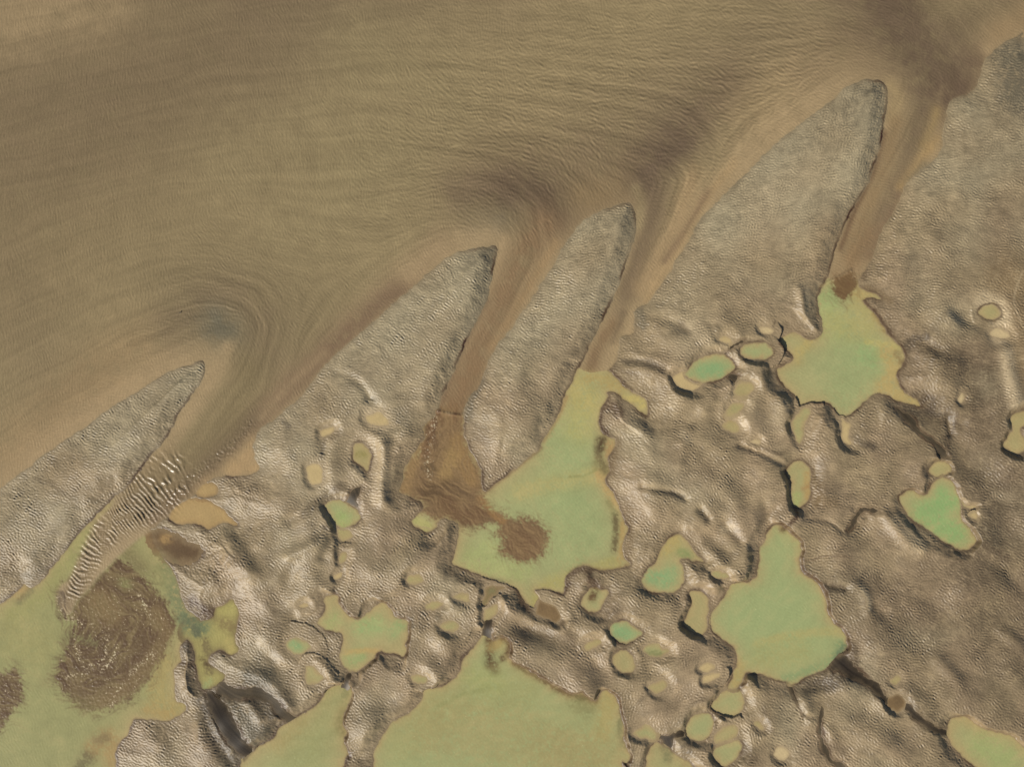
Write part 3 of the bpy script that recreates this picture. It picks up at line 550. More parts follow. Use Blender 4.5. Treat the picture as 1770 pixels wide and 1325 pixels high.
# ------------------------------------------------------------------ river water
print('river')
th_w = angle_field([(100, 80, 100), (100, 400, 94), (60, 600, 100), (300, 300, 84), (250, 500, 92), (450, 200, 70), (560, 330, 84), (620, 160, 60), (720, 130, 40),
                    (850, 100, 6), (960, 60, 2), (1100, 60, 2), (1250, 50, 3), (1080, 170, 6), (950, 200, 5), (800, 240, 4), (720, 330, 4), (640, 400, 0),
                    (820, 310, 8), (880, 290, 16), (930, 320, 34), (950, 360, 62), (1180, 190, 14), (1240, 200, 28), (1150, 260, 20), (1350, 100, 4), (1450, 60, 10),
                    (330, 520, 0), (380, 500, 12), (420, 510, 35), (445, 540, 65), (450, 590, 96), (390, 570, 30), (520, 480, 24), (560, 520, 50), (300, 570, -14),
                    (150, 720, -32), (250, 650, -28), (480, 640, 120), (400, 720, 130), (700, 460, -30), (900, 470, 118), (870, 560, 116), (1110, 480, 118),
                    (1300, 240, -40), (1400, 170, -34), (1570, 260, 108), (1500, 400, 112), (1620, 60, 120), (1000, 300, 60)], 5, 50)
wn = spectral(np.exp(-((FR - .15) / .055) ** 2))
crest = lic(wn, th_w + math.radians(12) * noise(16), 5, 1.1); crest -= blur(crest, 9); crest /= crest.std()
wn2 = spectral(np.exp(-((FR - .24) / .08) ** 2))
chop = lic(wn2, angle_field([(100, 400, 95), (600, 200, 70), (900, 300, 60), (1400, 200, 30)], 12, 60), 4, 1.0); chop -= blur(chop, 6); chop /= chop.std()
th_f = angle_field([(60, 60, -14), (60, 250, -14), (300, 120, -12), (500, 200, -6), (100, 450, -24), (300, 400, -12), (150, 650, -32), (40, 760, -34), (280, 570, -22), (500, 60, -6),
                    (700, 60, -2), (900, 80, 2), (1150, 80, 2), (700, 230, 2), (900, 220, 6), (1050, 190, 8), (620, 400, 4), (500, 430, 14), (420, 480, 20), (470, 520, 60), (480, 600, 112),
                    (400, 720, 126), (300, 840, 132), (560, 560, 128), (640, 500, 130), (820, 330, 12), (900, 330, 40), (940, 390, 80), (890, 500, 118), (800, 680, 112), (700, 450, -34),
                    (1150, 240, 22), (1190, 250, 60), (1150, 380, 112), (1060, 570, 120), (1230, 340, 124), (1300, 60, 4), (1300, 230, -42), (1440, 130, -34), (1500, 60, 16), (1620, 60, 50), (1620, 200, 108), (1520, 380, 115)], 4, 60)
streak = bandpass(lic(noise(4.0), th_f, 34, 1.7), 11, .8) * .6 + bandpass(lic(noise(9), th_f, 44, 1.9), 30, .8) * .8
chan = sm(np.minimum(on_grid([(352, 610), (460, 540), (600, 580), (450, 760), (450, 840), (200, 940), (120, 960)], 40), 40), -10, 30) + sm(on_grid([(860, 420), (960, 380), (880, 600), (800, 720), (740, 720)], 40), -10, 15) + sm(on_grid([(1100, 340), (1260, 290), (1110, 560), (1020, 660), (990, 650)], 40), -10, 15) + sm(on_grid([(1540, 140), (1680, 170), (1500, 480), (1420, 490)], 40), -10, 15); streak /= streak.std()
band = np.exp(-(((U - 1000) * .26 + (V - 190)) / 175.0) ** 2) * sm(U, 520, 860) * (1 - sm(U, 1330, 1560))
arc = stroke([(300, 555), (370, 520), (420, 520), (445, 560), (440, 610)], 60)
arcm = np.zeros((NV, NU), F32); arcm[arc[1]] = arc[0]
amp = .035 + .10 * band + .05 * arcm
off = -sdR
shore = sm(sdR, 8, 60)
amp = amp * (.25 + .75 * shore)
Zw = (crest * amp * .85 + chop * .055).astype(F32)

W = np.empty((NV, NU, 3), F32)
W[:] = alb(141, 125, 92)
TAN = alb(163, 141, 106); BRN = alb(108, 92, 72); KHAKI = alb(140, 126, 92); SLATE = alb(104, 98, 80); REDBR = alb(122, 101, 78)
mixc(W, TAN, (sm(-sdR, -70, -8) * sm(V + .35 * U, 250, 520) * .75).astype(F32))
mixc(W, alb(126, 110, 84), np.clip(.35 * sm(-V, -420, -60) * (1 - sm(U, 300, 800)) + .0 * U, 0, 1).astype(F32))
WSTROKES = [
 ([(-60, 120), (200, 60), (500, 0)], 120, alb(122, 106, 80), .55), ([(-60, 330), (160, 260), (330, 190)], 120, alb(124, 108, 80), .5), ([(-60, 520), (60, 470)], 110, alb(128, 112, 82), .45),
 ([(760, 250), (900, 300), (1020, 320)], 75, alb(112, 94, 72), .40), ([(1060, 260), (1180, 170), (1300, 90), (1450, 30)], 80, alb(114, 98, 76), .36), ([(330, 500), (440, 480), (520, 560)], 70, alb(122, 108, 80), .5),
 ([(-60, 210), (120, 150), (330, 100), (620, 40), (860, -10)], 70, BRN, .22), ([(-60, 330), (120, 280), (300, 200), (460, 150)], 80, BRN, .2), ([(420, 8), (700, 6)], 26, BRN, .25),
 ([(-40, 40), (60, 20), (150, 10)], 55, TAN, .35), ([(300, 640), (200, 690), (60, 790)], 22, TAN, .55), ([(420, 270), (600, 230), (520, 380)], 90, KHAKI, .4),
 ([(640, 90), (760, 190), (640, 300)], 80, KHAKI, .5), ([(230, 600), (120, 680), (0, 780)], 40, alb(146, 122, 88), .4), ([(0, 480), (60, 620)], 60, BRN, .16),
 ([(300, 565), (350, 525), (410, 515), (450, 555), (455, 620)], 34, BRN, .35), ([(372, 560), (388, 572)], 26, SLATE, .75), ([(392, 600), (384, 625), (360, 665)], 12, TAN, .55), ([(380, 680), (350, 720), (315, 770)], 10, KHAKI, .4), ([(340, 700), (310, 740)], 10, TAN, .35),
 ([(690, 500), (600, 575), (520, 650), (450, 715), (370, 790), (310, 850), (270, 890)], 19, REDBR, .75), ([(440, 720), (380, 780), (320, 835)], 14, BRN, .6), ([(760, 420), (690, 500)], 20, REDBR, .4),
 ([(430, 640), (390, 730), (320, 800), (240, 860)], 30, alb(122, 108, 78), .6), ([(560, 610), (500, 665), (450, 720)], 8, TAN, .3),
 ([(800, 330), (870, 315), (930, 320), (960, 350)], 34, BRN, .55), ([(880, 330), (930, 340), (950, 370)], 32, alb(100, 84, 66), .62), ([(820, 395), (865, 385)], 24, SLATE, .35), ([(700, 470), (780, 415), (840, 405)], 18, TAN, .45),
 ([(872, 415), (866, 440), (860, 470)], 10, TAN, .6), ([(940, 390), (900, 450), (860, 540), (820, 620), (785, 690)], 24, alb(128, 105, 77), .72), ([(960, 420), (900, 520), (850, 600)], 8, alb(152, 126, 90), .5), ([(815, 650), (795, 690), (780, 712)], 22, alb(132, 107, 77), .6),
 ([(760, 700), (800, 600), (842, 520)], 5, REDBR, .5), ([(1010, 340), (1060, 325), (1100, 300)], 26, alb(132, 112, 80), .5), ([(1110, 285), (1160, 240), (1200, 200), (1270, 150)], 36, BRN, .66), ([(1120, 310), (1150, 270), (1180, 245)], 24, alb(100, 84, 68), .6),
 ([(1118, 320), (1135, 370), (1115, 440), (1090, 500)], 20, BRN, .5), ([(1130, 340), (1120, 390), (1105, 440), (1070, 540)], 13, BRN, .4), ([(1100, 325), (1108, 350), (1104, 390)], 9, alb(146, 130, 96), .5), ([(1200, 300), (1180, 360), (1150, 420), (1110, 500)], 15, alb(160, 136, 100), .6), ([(1270, 280), (1210, 360), (1165, 440), (1120, 515)], 9, alb(163, 138, 100), .6), ([(1225, 330), (1190, 390), (1150, 450)], 6, REDBR, .5),
 ([(1060, 560), (1035, 600), (1020, 640)], 12, alb(118, 94, 68), .55), ([(1098, 540), (1090, 570)], 9, TAN, .8), ([(1066, 590), (1050, 620)], 6, TAN, .55), ([(1080, 540), (1060, 590)], 6, BRN, .4),
 ([(1310, 180), (1400, 120), (1480, 90)], 44, alb(150, 130, 96), .6), ([(1290, 260), (1380, 190), (1450, 150)], 26, TAN, .5), ([(1400, 120), (1480, 60), (1560, 20)], 30, BRN, .25),
 ([(1530, -20), (1560, 40), (1590, 90), (1640, 140)], 62, alb(102, 86, 68), .78), ([(1690, 95), (1690, 130), (1665, 150), (1640, 160)], 20, alb(98, 80, 64), .4), ([(1640, 60), (1700, 20), (1780, -10)], 30, BRN, .4), ([(1740, 55), (1712, 82)], 12, TAN, .5), ([(1790, 20), (1730, 60)], 22, alb(140, 118, 86), .6),
 ([(1542, 145), (1552, 170), (1545, 200)], 13, alb(152, 132, 96), .8), ([(1600, 190), (1575, 250), (1560, 300), (1540, 350), (1500, 430)], 20, BRN, .55), ([(1620, 190), (1612, 220), (1600, 250)], 9, alb(146, 124, 84), .6), ([(1620, 240), (1590, 280), (1560, 320)], 9, alb(158, 132, 90), .6),
 ([(1530, 230), (1510, 300), (1480, 360), (1455, 430)], 6, alb(88, 64, 50), .6), ([(1550, 210), (1530, 290), (1500, 360), (1470, 440)], 14, alb(134, 112, 80), .55), ([(1560, 340), (1535, 390), (1505, 440)], 9, REDBR, .6), ([(1500, 410), (1480, 450), (1460, 470)], 20, alb(136, 111, 80), .5), ([(1575, 310), (1600, 285)], 9, SLATE, .4),
 ([(440, 812), (420, 808), (400, 812)], 13, alb(168, 142, 102), .9), ([(437, 770), (425, 790), (410, 805)], 12, alb(165, 139, 100), .8), ([(350, 850), (360, 838)], 12, alb(165, 139, 100), .8),
]
soft = fractal(40, 1.4)
for pts, w, c, k in WSTROKES:
    g, win, _, _ = stroke(pts, w * (1.22 if w > 16 else 1.08), 1.8)
    g = np.clip(g * (1 + .16 * soft[win]), 0, 1)
    W[win] += (c - W[win]) * np.clip(g * k * 1.25, 0, .95)[..., None]
# sand ripples on the shallow bed show through the murk as dark and light lines
bed = (np.clip(crest, -2.4, 2.4) * (.016 + .075 * band) + np.clip(streak, -2.2, 2.2) * (.030 + .040 * band + .05 * arcm + .035 * np.clip(chan, 0, 1)) + chop * .028 + .022 * fractal(60, 1.2)) * (.4 + .6 * shore)
calm = 1 - sm(M['river'] * 0 + on_grid([(350, 600), (440, 560), (620, 590), (450, 740), (450, 840), (250, 930), (160, 900)], 40), -5, 30) * .4
W *= np.clip(1 + bed * calm, .5, 1.6)[..., None]

# channel standing waves below the left channel
jl, jw, js, jside = stroke([(372, 770), (330, 800), (282, 838), (235, 878), (190, 915), (160, 955), (138, 1000), (116, 1052)], 40, 6)
lam = np.interp(js, [0, 90, 150, 220, 390], [19, 15, 12, 9, 8.5]).astype(F32)
hw = np.interp(js, [0, 60, 130, 200, 300, 390], [46, 48, 46, 30, 20, 9]).astype(F32)
acr = jside / hw
ph = js * (2 * math.pi) / lam + 1.4 * noise(32)[jw] + 1.5 * np.abs(acr) ** 1.5 + .55 * noise(13)[jw]
env = np.exp(-np.abs(acr + .05) ** 4) * sm(js, 35, 100) * (1 - sm(js, 350, 388)) * (.62 + .38 * sm(js, 90, 190))
wave = (np.maximum(np.sin(ph), -.6) * 1.0 * (.72 + .42 * noise(24)[jw]) + .30 * np.sin(js * 6.28 / 7.3 + acr * 11 + 3 * noise(12)[jw]) * sm(js, 120, 200)) * env
Zjet = np.zeros((NV, NU), F32); Zjet[jw] = (wave * lam * .095).astype(F32)
jet_env = np.zeros((NV, NU), F32); jet_env[jw] = env
mixc(W, alb(126, 108, 80), np.clip(jet_env * .7, 0, 1))
# sparkle chop along the right wall of the left channel
g, win, s_, sd_ = stroke([(430, 735), (395, 775), (350, 810), (310, 845), (280, 875), (255, 890)], 13, 3)
t = np.zeros((NV, NU), F32); t[win] = g
Zjet += t * (noise(4.2) * .22)
# weir step below the middle channel, with broken water downstream
g, win, s_, sd_ = stroke([(754, 708), (768, 713), (782, 716), (799, 717)], 3.0, 2)
Zjet[win] += g * .9
g, win, s_, sd_ = stroke([(752, 716), (748, 735), (742, 765), (738, 800), (736, 830)], 14, 3)
t = np.zeros((NV, NU), F32); t[win] = g * (1 - sm(s_, 70, 118) * .8)
broken = lic(noise(5), np.full((NV, NU), math.radians(-40), F32), 6, 1.1)
Zjet += t * broken * .55
rough_mid = t
g, win, s_, sd_ = stroke([(1418, 494), (1445, 481), (1472, 467)], 2.6, 2)
Zjet[win] += g * 1.3
mixc(W, alb(150, 128, 100), np.clip(np.where(Zjet > .8, .0, 0), 0, 1).astype(F32))

# ------------------------------------------------------------------ tide-level pools: one colour field, one height field
print('lagoons')
GREEN = alb(154, 159, 116); DEEP = alb(149, 161, 116); TEAL = alb(130, 160, 116); OLIVE = alb(150, 147, 106); EDGE = alb(166, 149, 110); PLUME = alb(112, 91, 69); MUDW = alb(98, 80, 62)
TANW = alb(168, 144, 104); LAG = alb(146, 145, 103)
W += (W.mean(2, keepdims=True) - W) * .06
W *= np.array([.985, .985, 1.04], F32)
P = W.copy()
grain = fractal(5, .7)
swirl = lic(noise(4), angle_field([(150, 1050, 80), (220, 1020, 20), (280, 1080, 75), (270, 1160, 120), (200, 1210, 160), (130, 1170, 30), (190, 1110, 140), (750, 760, 110), (760, 850, 30), (830, 890, 20), (900, 930, 60)], 25, 24), 14, 1.1)
def fill(mask_sd, core, edge, L, k=1.0, thr=-8.0):
    m = mask_sd > thr
    t_ = 1 - np.exp(-np.clip(mask_sd + ragged * .6, 0, 400) / L)
    c = edge + (core - edge) * (t_ * k)[..., None]
    P[m] = c[m]
fill(M['lagoon'], LAG, EDGE, 17)
fill(M['side'], alb(160, 152, 100), alb(120, 106, 76), 6)
fill(M['brown'], MUDW, alb(128, 106, 78), 8)
fill(M['tan'], TANW, alb(160, 132, 92), 5)
fill(M['cup'], TANW, alb(150, 124, 88), 5)
fill(M['central'], GREEN, EDGE, 18)
fill(M['star'], alb(152, 156, 114), EDGE, 17)
inside_river = sdR > np.maximum.reduce([M[k] for k in ('lagoon', 'side', 'brown', 'tan', 'cup', 'central', 'star')])
blendr = sm(sdR - np.maximum(M['central'], M['star']), -6, 6)
P = np.where((sdR > -10)[..., None] & inside_river[..., None], W, P)
jet_in = sm(M['jet'], -7, 5)
P = P * (1 - jet_in[..., None]) + W * jet_in[..., None]

def paint(pts, w, c, k, power=2.2, rag=.35, field=None, limit=None):
    g, win, _, _ = stroke(pts, w, power)
    f = (wob if field is None else field)[win]
    g = np.clip(g * (1 + rag * f), 0, 1) * k
    if limit is not None: g = g * sm(limit[win], -4, 3)
    P[win] += (c - P[win]) * g[..., None]
plume = np.zeros((NV, NU), F32)
def add_plume(poly, soft_in=12, rag=5.0, fil=4.0):
    soft_in *= 2.0; fil *= .5
    a, win = sdf(poly, 40)
    a = a + rag * wob[win] + fil * swirl[win]
    plume[win] = np.maximum(plume[win], sm(a, -soft_in * .4, soft_in * .6))
    plume[win] = np.maximum(plume[win], .42 * sm(a + 3 + 5 * swirl[win], -11, 13))
# the swirling brown plume in the left lagoon
add_plume(T(zA, [(500, 20), (640, 0), (800, -120), (920, -70), (1000, 10), (1090, 110), (1180, 230), (1220, 360), (1195, 450), (1130, 560), (1080, 650), (1020, 750), (930, 850), (830, 900), (700, 945), (560, 930), (470, 860), (400, 790), (370, 700), (390, 600), (440, 520), (480, 440), (640, 470), (620, 440), (520, 430), (470, 380), (500, 330), (430, 300), (385, 220), (390, 110), (440, 40)]), 8, 3.0, 3.0)
add_plume(T(zA, [(-200, 640), (0, 680), (60, 640), (110, 640), (145, 740), (150, 860), (80, 960), (20, 1060), (-40, 1150), (-200, 1180)]), 6, 2.5, 1.5)
g, win, _, _ = stroke(T(zF, [(860, 1000), (900, 1060), (960, 1130)]), 20, 2); plume[win] = np.maximum(plume[win], g * .55)
lag_pl = plume.copy(); plume[:] = 0
add_plume([(745, 706), (735, 730), (725, 765), (703, 800), (685, 850), (730, 872), (722, 885), (760, 905), (775, 898), (790, 905), (800, 912), (822, 916), (845, 908), (858, 910), (850, 925), (868, 932), (862, 950), (870, 962), (900, 975), (935, 965), (950, 945), (948, 920), (930, 900), (905, 890), (885, 895), (870, 882), (852, 880), (842, 870), (838, 850), (840, 835), (832, 810), (818, 785), (806, 750), (804, 715), (775, 700)], 9, 3.0, 1.6)
cen_pl = plume.copy(); plume[:] = 0
add_plume(T(zL, [(430, 180), (480, 150), (570, 110), (620, 170), (620, 220), (590, 260), (560, 290), (530, 340), (490, 320), (455, 270), (445, 220)]), 5, 2.0, 1.5)
star_pl = plume.copy()
# paler and darker water before the plumes go on top
for pts, w, c, k in [
 ([(290, 985), (305, 1040), (320, 1080), (350, 1085)], 15, alb(112, 122, 92), .75), ([(315, 1070), (345, 1085)], 12, alb(96, 106, 84), .7), ([(285, 1000), (270, 970)], 16, alb(134, 132, 92), .6),
 ([(20, 1060), (70, 1030), (110, 970), (140, 925)], 16, alb(146, 146, 96), .5), ([(30, 1100), (60, 1120)], 40, alb(154, 146, 100), .4), ([(280, 1140), (270, 1190), (290, 1225), (310, 1222)], 18, alb(164, 148, 100), .75), ([(255, 1225), (290, 1235)], 12, alb(162, 140, 94), .7),
 ([(160, 1295), (185, 1275), (190, 1310)], 16, alb(158, 134, 92), .8), ([(165, 1280), (180, 1276)], 10, alb(116, 104, 78), .6), ([(150, 1310), (135, 1330)], 14, alb(90, 78, 60), .6), ([(40, 1020), (30, 1030)], 9, alb(166, 138, 96), .7), ([(30, 1040), (50, 1022)], 7, alb(110, 108, 82), .6),
 ([(75, 1180), (90, 1170)], 12, alb(140, 134, 96), .6), ([(240, 1130), (300, 1080)], 10, LAG, .3),
 ([(385, 1075), (400, 1085)], 13, alb(122, 106, 76), .75), ([(352, 1110), (362, 1140), (360, 1160)], 9, alb(110, 98, 72), .8), ([(345, 1140), (358, 1150)], 6, SCUM, .6), ([(340, 1095), (330, 1085)], 8, alb(92, 96, 78), .8), ([(358, 1180), (352, 1190)], 8, alb(148, 158, 112), .7),
 ([(386, 1055), (402, 1050)], 11, alb(166, 158, 102), .7), ([(395, 1110), (400, 1125)], 9, alb(170, 156, 104), .8),
 ([(325, 945), (335, 955)], 14, alb(92, 74, 56), .7), ([(283, 932), (288, 930)], 9, alb(160, 132, 92), .85),
 ([(970, 760), (985, 800), (970, 850)], 40, DEEP, .7), ([(1000, 880), (1010, 920), (990, 960)], 38, DEEP, .6), ([(1010, 700), (1000, 740)], 26, alb(168, 162, 108), .7), ([(1000, 670), (1015, 690)], 22, alb(172, 160, 108), .8), ([(1020, 655), (1050, 660), (1070, 670)], 12, alb(166, 146, 98), .7),
 ([(900, 850), (960, 835), (1030, 822)], 16, alb(172, 160, 110), .6), ([(1040, 820), (1055, 845), (1065, 870)], 13, alb(178, 152, 106), .85), ([(985, 824), (1010, 822), (1030, 812)], 2.5, alb(128, 132, 88), .5), ([(845, 950), (820, 970), (900, 985)], 20, alb(160, 168, 114), .6), ([(930, 1035), (950, 1010), (990, 1000), (1060, 975)], 13, alb(164, 156, 102), .7),
 ([(1036, 760), (1034, 785), (1046, 812)], 7, alb(100, 86, 64), .8), ([(1040, 775), (1044, 760)], 6, SCUM, .7), ([(1032, 800), (1046, 815)], 9, alb(130, 122, 86), .5), ([(1064, 890), (1066, 920), (1062, 950)], 6.5, alb(100, 88, 64), .85), ([(1052, 868), (1062, 885)], 6, alb(122, 126, 90), .6), ([(1077, 905), (1076, 945), (1072, 968)], 6, alb(166, 142, 96), .8), ([(1056, 768), (1054, 785)], 8, alb(166, 136, 96), .8),
 ([(1080, 690), (1105, 692), (1112, 700)], 8, alb(182, 166, 108), .8), ([(990, 990), (1010, 980), (1030, 988)], 5, SCUM, .7), ([(1030, 985), (1060, 986), (1084, 978)], 4, alb(120, 98, 68), .6), ([(850, 1004), (870, 1010)], 7, alb(110, 112, 86), .7), ([(925, 1040), (922, 1050)], 8, alb(158, 148, 98), .6),
 ([(840, 848), (870, 826), (910, 794), (935, 774)], 4, REDBR, .65), ([(940, 762), (965, 720), (980, 685)], 4, alb(150, 122, 86), .6),
 ([(1430, 520), (1430, 550), (1450, 570)], 24, alb(150, 172, 118), .6), ([(1470, 620), (1500, 640), (1460, 680)], 38, DEEP, .55), ([(1500, 610), (1520, 620)], 22, alb(140, 168, 116), .5), ([(1440, 560), (1500, 560), (1490, 530)], 26, alb(166, 158, 108), .7), ([(1500, 590), (1530, 595), (1555, 600)], 5, alb(176, 166, 108), .7), ([(1535, 610), (1550, 650), (1530, 670), (1580, 698)], 16, alb(172, 152, 104), .85), ([(1400, 592), (1385, 605), (1380, 620)], 10, alb(172, 156, 104), .7), ([(1500, 510), (1480, 505)], 12, alb(170, 150, 102), .7),
 ([(1553, 612), (1560, 625)], 7, alb(110, 88, 64), .55), ([(1515, 545), (1532, 570)], 7, alb(150, 126, 86), .6),
]:
    paint(pts, w, c, k)
tone = np.clip(.5 + .28 * swirl + .2 * soft, 0, 1)
for pl, cA, cB in ((lag_pl, alb(124, 108, 80), alb(94, 76, 59)), (cen_pl, alb(140, 116, 86), alb(104, 85, 66)), (star_pl, alb(122, 100, 72), alb(98, 76, 56))):
    c = cA + (cB - cA) * (tone if pl is lag_pl else .5 + (tone - .5) * .55)[..., None]
    P += (c - P) * (pl * (1 - jet_in * .75))[..., None]
for pts, w, c, k in [
 ([(130, 1100), (160, 1120), (170, 1145), (120, 1150)], 24, alb(88, 70, 55), .6), ([(105, 1030), (108, 1060)], 9, alb(88, 72, 58), .7), ([(200, 1090), (240, 1100), (225, 1150), (170, 1165)], 20, alb(98, 80, 62), .5), ([(170, 1040), (190, 1060)], 20, alb(136, 116, 84), .6), ([(210, 1005), (218, 1012)], 10, alb(140, 138, 96), .6), ([(170, 1215), (200, 1200), (240, 1170), (275, 1120)], 13, alb(130, 112, 82), .55), ([(270, 1060), (290, 1100)], 12, alb(132, 112, 82), .5), ([(130, 1215), (160, 1225)], 14, alb(126, 116, 82), .5),
 ([(790, 760), (800, 790), (815, 830)], 13, alb(150, 122, 84), .6), ([(780, 790), (770, 820)], 15, alb(156, 130, 90), .7), ([(700, 845), (712, 810), (730, 770)], 9, alb(152, 126, 90), .6), ([(735, 850), (760, 850), (770, 840)], 13, alb(92, 74, 56), .7), ([(740, 805), (744, 812)], 9, alb(96, 80, 60), .7), ([(785, 840), (790, 855)], 12, alb(96, 78, 60), .5), ([(770, 870), (800, 895), (840, 880)], 14, alb(104, 80, 60), .6), ([(830, 860), (850, 885), (870, 900)], 6, alb(150, 118, 80), .6), ([(752, 715), (745, 740), (735, 780)], 11, alb(108, 84, 64), .7), ([(780, 705), (775, 725)], 14, alb(124, 98, 72), .6), ([(718, 900), (735, 908)], 11, alb(164, 162, 108), .85),
 ([(895, 935), (910, 945)], 22, alb(112, 88, 66), .5), ([(768, 712), (798, 717)], 1.8, alb(78, 56, 42), .8), ([(754, 709), (770, 713)], 1.8, alb(78, 56, 42), .8),
]:
    paint(pts, w, c, k, 2.2, .5, swirl)
# foam lines and froth on the plumes and in the broken water
ridge = np.abs(lic(noise(9), angle_field([(150, 1050, 80), (280, 1080, 75), (200, 1210, 160), (130, 1150, 30)], 30, 30), 8, 1.2))
foam = sm(-ridge, -.10, -.01) * sm(fractal(18, 1.0), .35, 1.3) * sm(noise(3.0), .2, 1.6)
foam_w = foam * np.clip(lag_pl * .75 + cen_pl * .12, 0, 1)
specks = sm(noise(2.6), 2.15, 2.9) * np.clip(lag_pl * .9 + rough_mid, 0, 1)
for pts in ([(128, 1118), (135, 1140), (150, 1152), (175, 1140), (183, 1105), (185, 1085)], [(122, 1060), (135, 1080), (150, 1078)], [(98, 1030), (104, 1055), (120, 1070)], [(190, 1220), (205, 1185)], [(110, 1168), (150, 1165), (185, 1150), (200, 1120)], [(240, 1030), (250, 1050), (262, 1070)], [(750, 720), (748, 745), (740, 775), (738, 800), (742, 825)], [(262, 1130), (240, 1150), (225, 1165)]):
    g, win, _, _ = stroke(pts, 4.5, 2); foam_w[win] = np.maximum(foam_w[win], g * sm(noise(3.2)[win], .55, 1.7) * .9)
P += (alb(214, 198, 172) - P) * np.clip(foam_w + specks * .8, 0, .9)[..., None]
notpl = 1 - np.clip(lag_pl + cen_pl + star_pl, 0, 1)
greenish = np.clip(np.maximum(np.maximum(M['central'], M['star']), M['lagoon']) / 10, 0, 1) * notpl
P += (EDGE - P) * (np.clip(.05 * soft + .04 * swirl, 0, .3) * greenish)[..., None]
P *= (1 + .018 * grain + .028 * soft)[..., None]
feather = np.where(M['brown'] > np.maximum(M['lagoon'], -2), 16.0, np.where(np.maximum(M['tan'], M['cup']) > -3, 6.0, 4.5)).astype(F32)
P += (C * 1.0 - P) * ((1 - sm(D0 / feather, -.35, 1.0)) * np.where(inside_river & (M['central'] < -12), .55, .8))[..., None]
P = np.clip(P, .01, .7)
Zp = np.where(inside_river | (M['jet'] > 0), Zw, chop * .02 + (lag_pl + cen_pl) * (noise(4.5) * .10 + swirl * .05)).astype(F32) + Zjet

# ------------------------------------------------------------------ meshes
print('meshes')
def world(u, v): return (u - CU) * S, (CV - v) * S
XW = ((GU - CU) * S).astype(F32); YW = ((CV - GV) * S).astype(F32)

def grid_mesh(name, win, facemask, z, color, mat, parent=None, anchor=None, blend=None):
    """one mesh from the faces of the survey grid chosen by facemask; its origin lies at anchor"""
    j0, i0 = win[0].start, win[1].start
    fj, fi = np.nonzero(facemask)
    if len(fj) == 0: return None
    h, w = z.shape
    a = fj * w + fi
    quads = np.stack([a, a + w, a + w + 1, a + 1], 1)          # counter-clockwise seen from above
    used = np.zeros(h * w, bool); used[quads.ravel()] = True
    idx = np.cumsum(used) - 1
    ids = np.nonzero(used)[0]
    vx = XW[i0 + ids % w]; vy = YW[j0 + ids // w]; vz = z.ravel()[ids] * F32(S)
    if anchor is None: anchor = (float(vx.mean()), float(vy.mean()), float(vz.min()))
    co = np.stack([vx - anchor[0], vy - anchor[1], vz - anchor[2]], 1).astype(F32)
    me = bpy.data.meshes.new(name)
    n = len(quads)
    me.vertices.add(len(ids)); me.vertices.foreach_set('co', co.ravel())
    me.loops.add(n * 4); me.loops.foreach_set('vertex_index', idx[quads].astype(np.int32).ravel())
    me.polygons.add(n)
    me.polygons.foreach_set('loop_start', np.arange(0, n * 4, 4, dtype=np.int32))
    me.polygons.foreach_set('use_smooth', np.ones(n, bool))
    at = me.attributes.new('Tint', 'FLOAT_COLOR', 'POINT')
    cc = np.ones((len(ids), 4), F32); cc[:, :3] = color.reshape(-1, 3)[ids]
    if blend is not None: cc[:, 3] = blend.ravel()[ids]
    at.data.foreach_set('color', cc.ravel())
    me.update(); me.validate()
    me.materials.append(mat)
    ob = bpy.data.objects.new(name, me); col.objects.link(ob)
    if parent is None: ob.location = anchor
    else: ob.parent = parent
    ob['anchor'] = anchor
    return ob

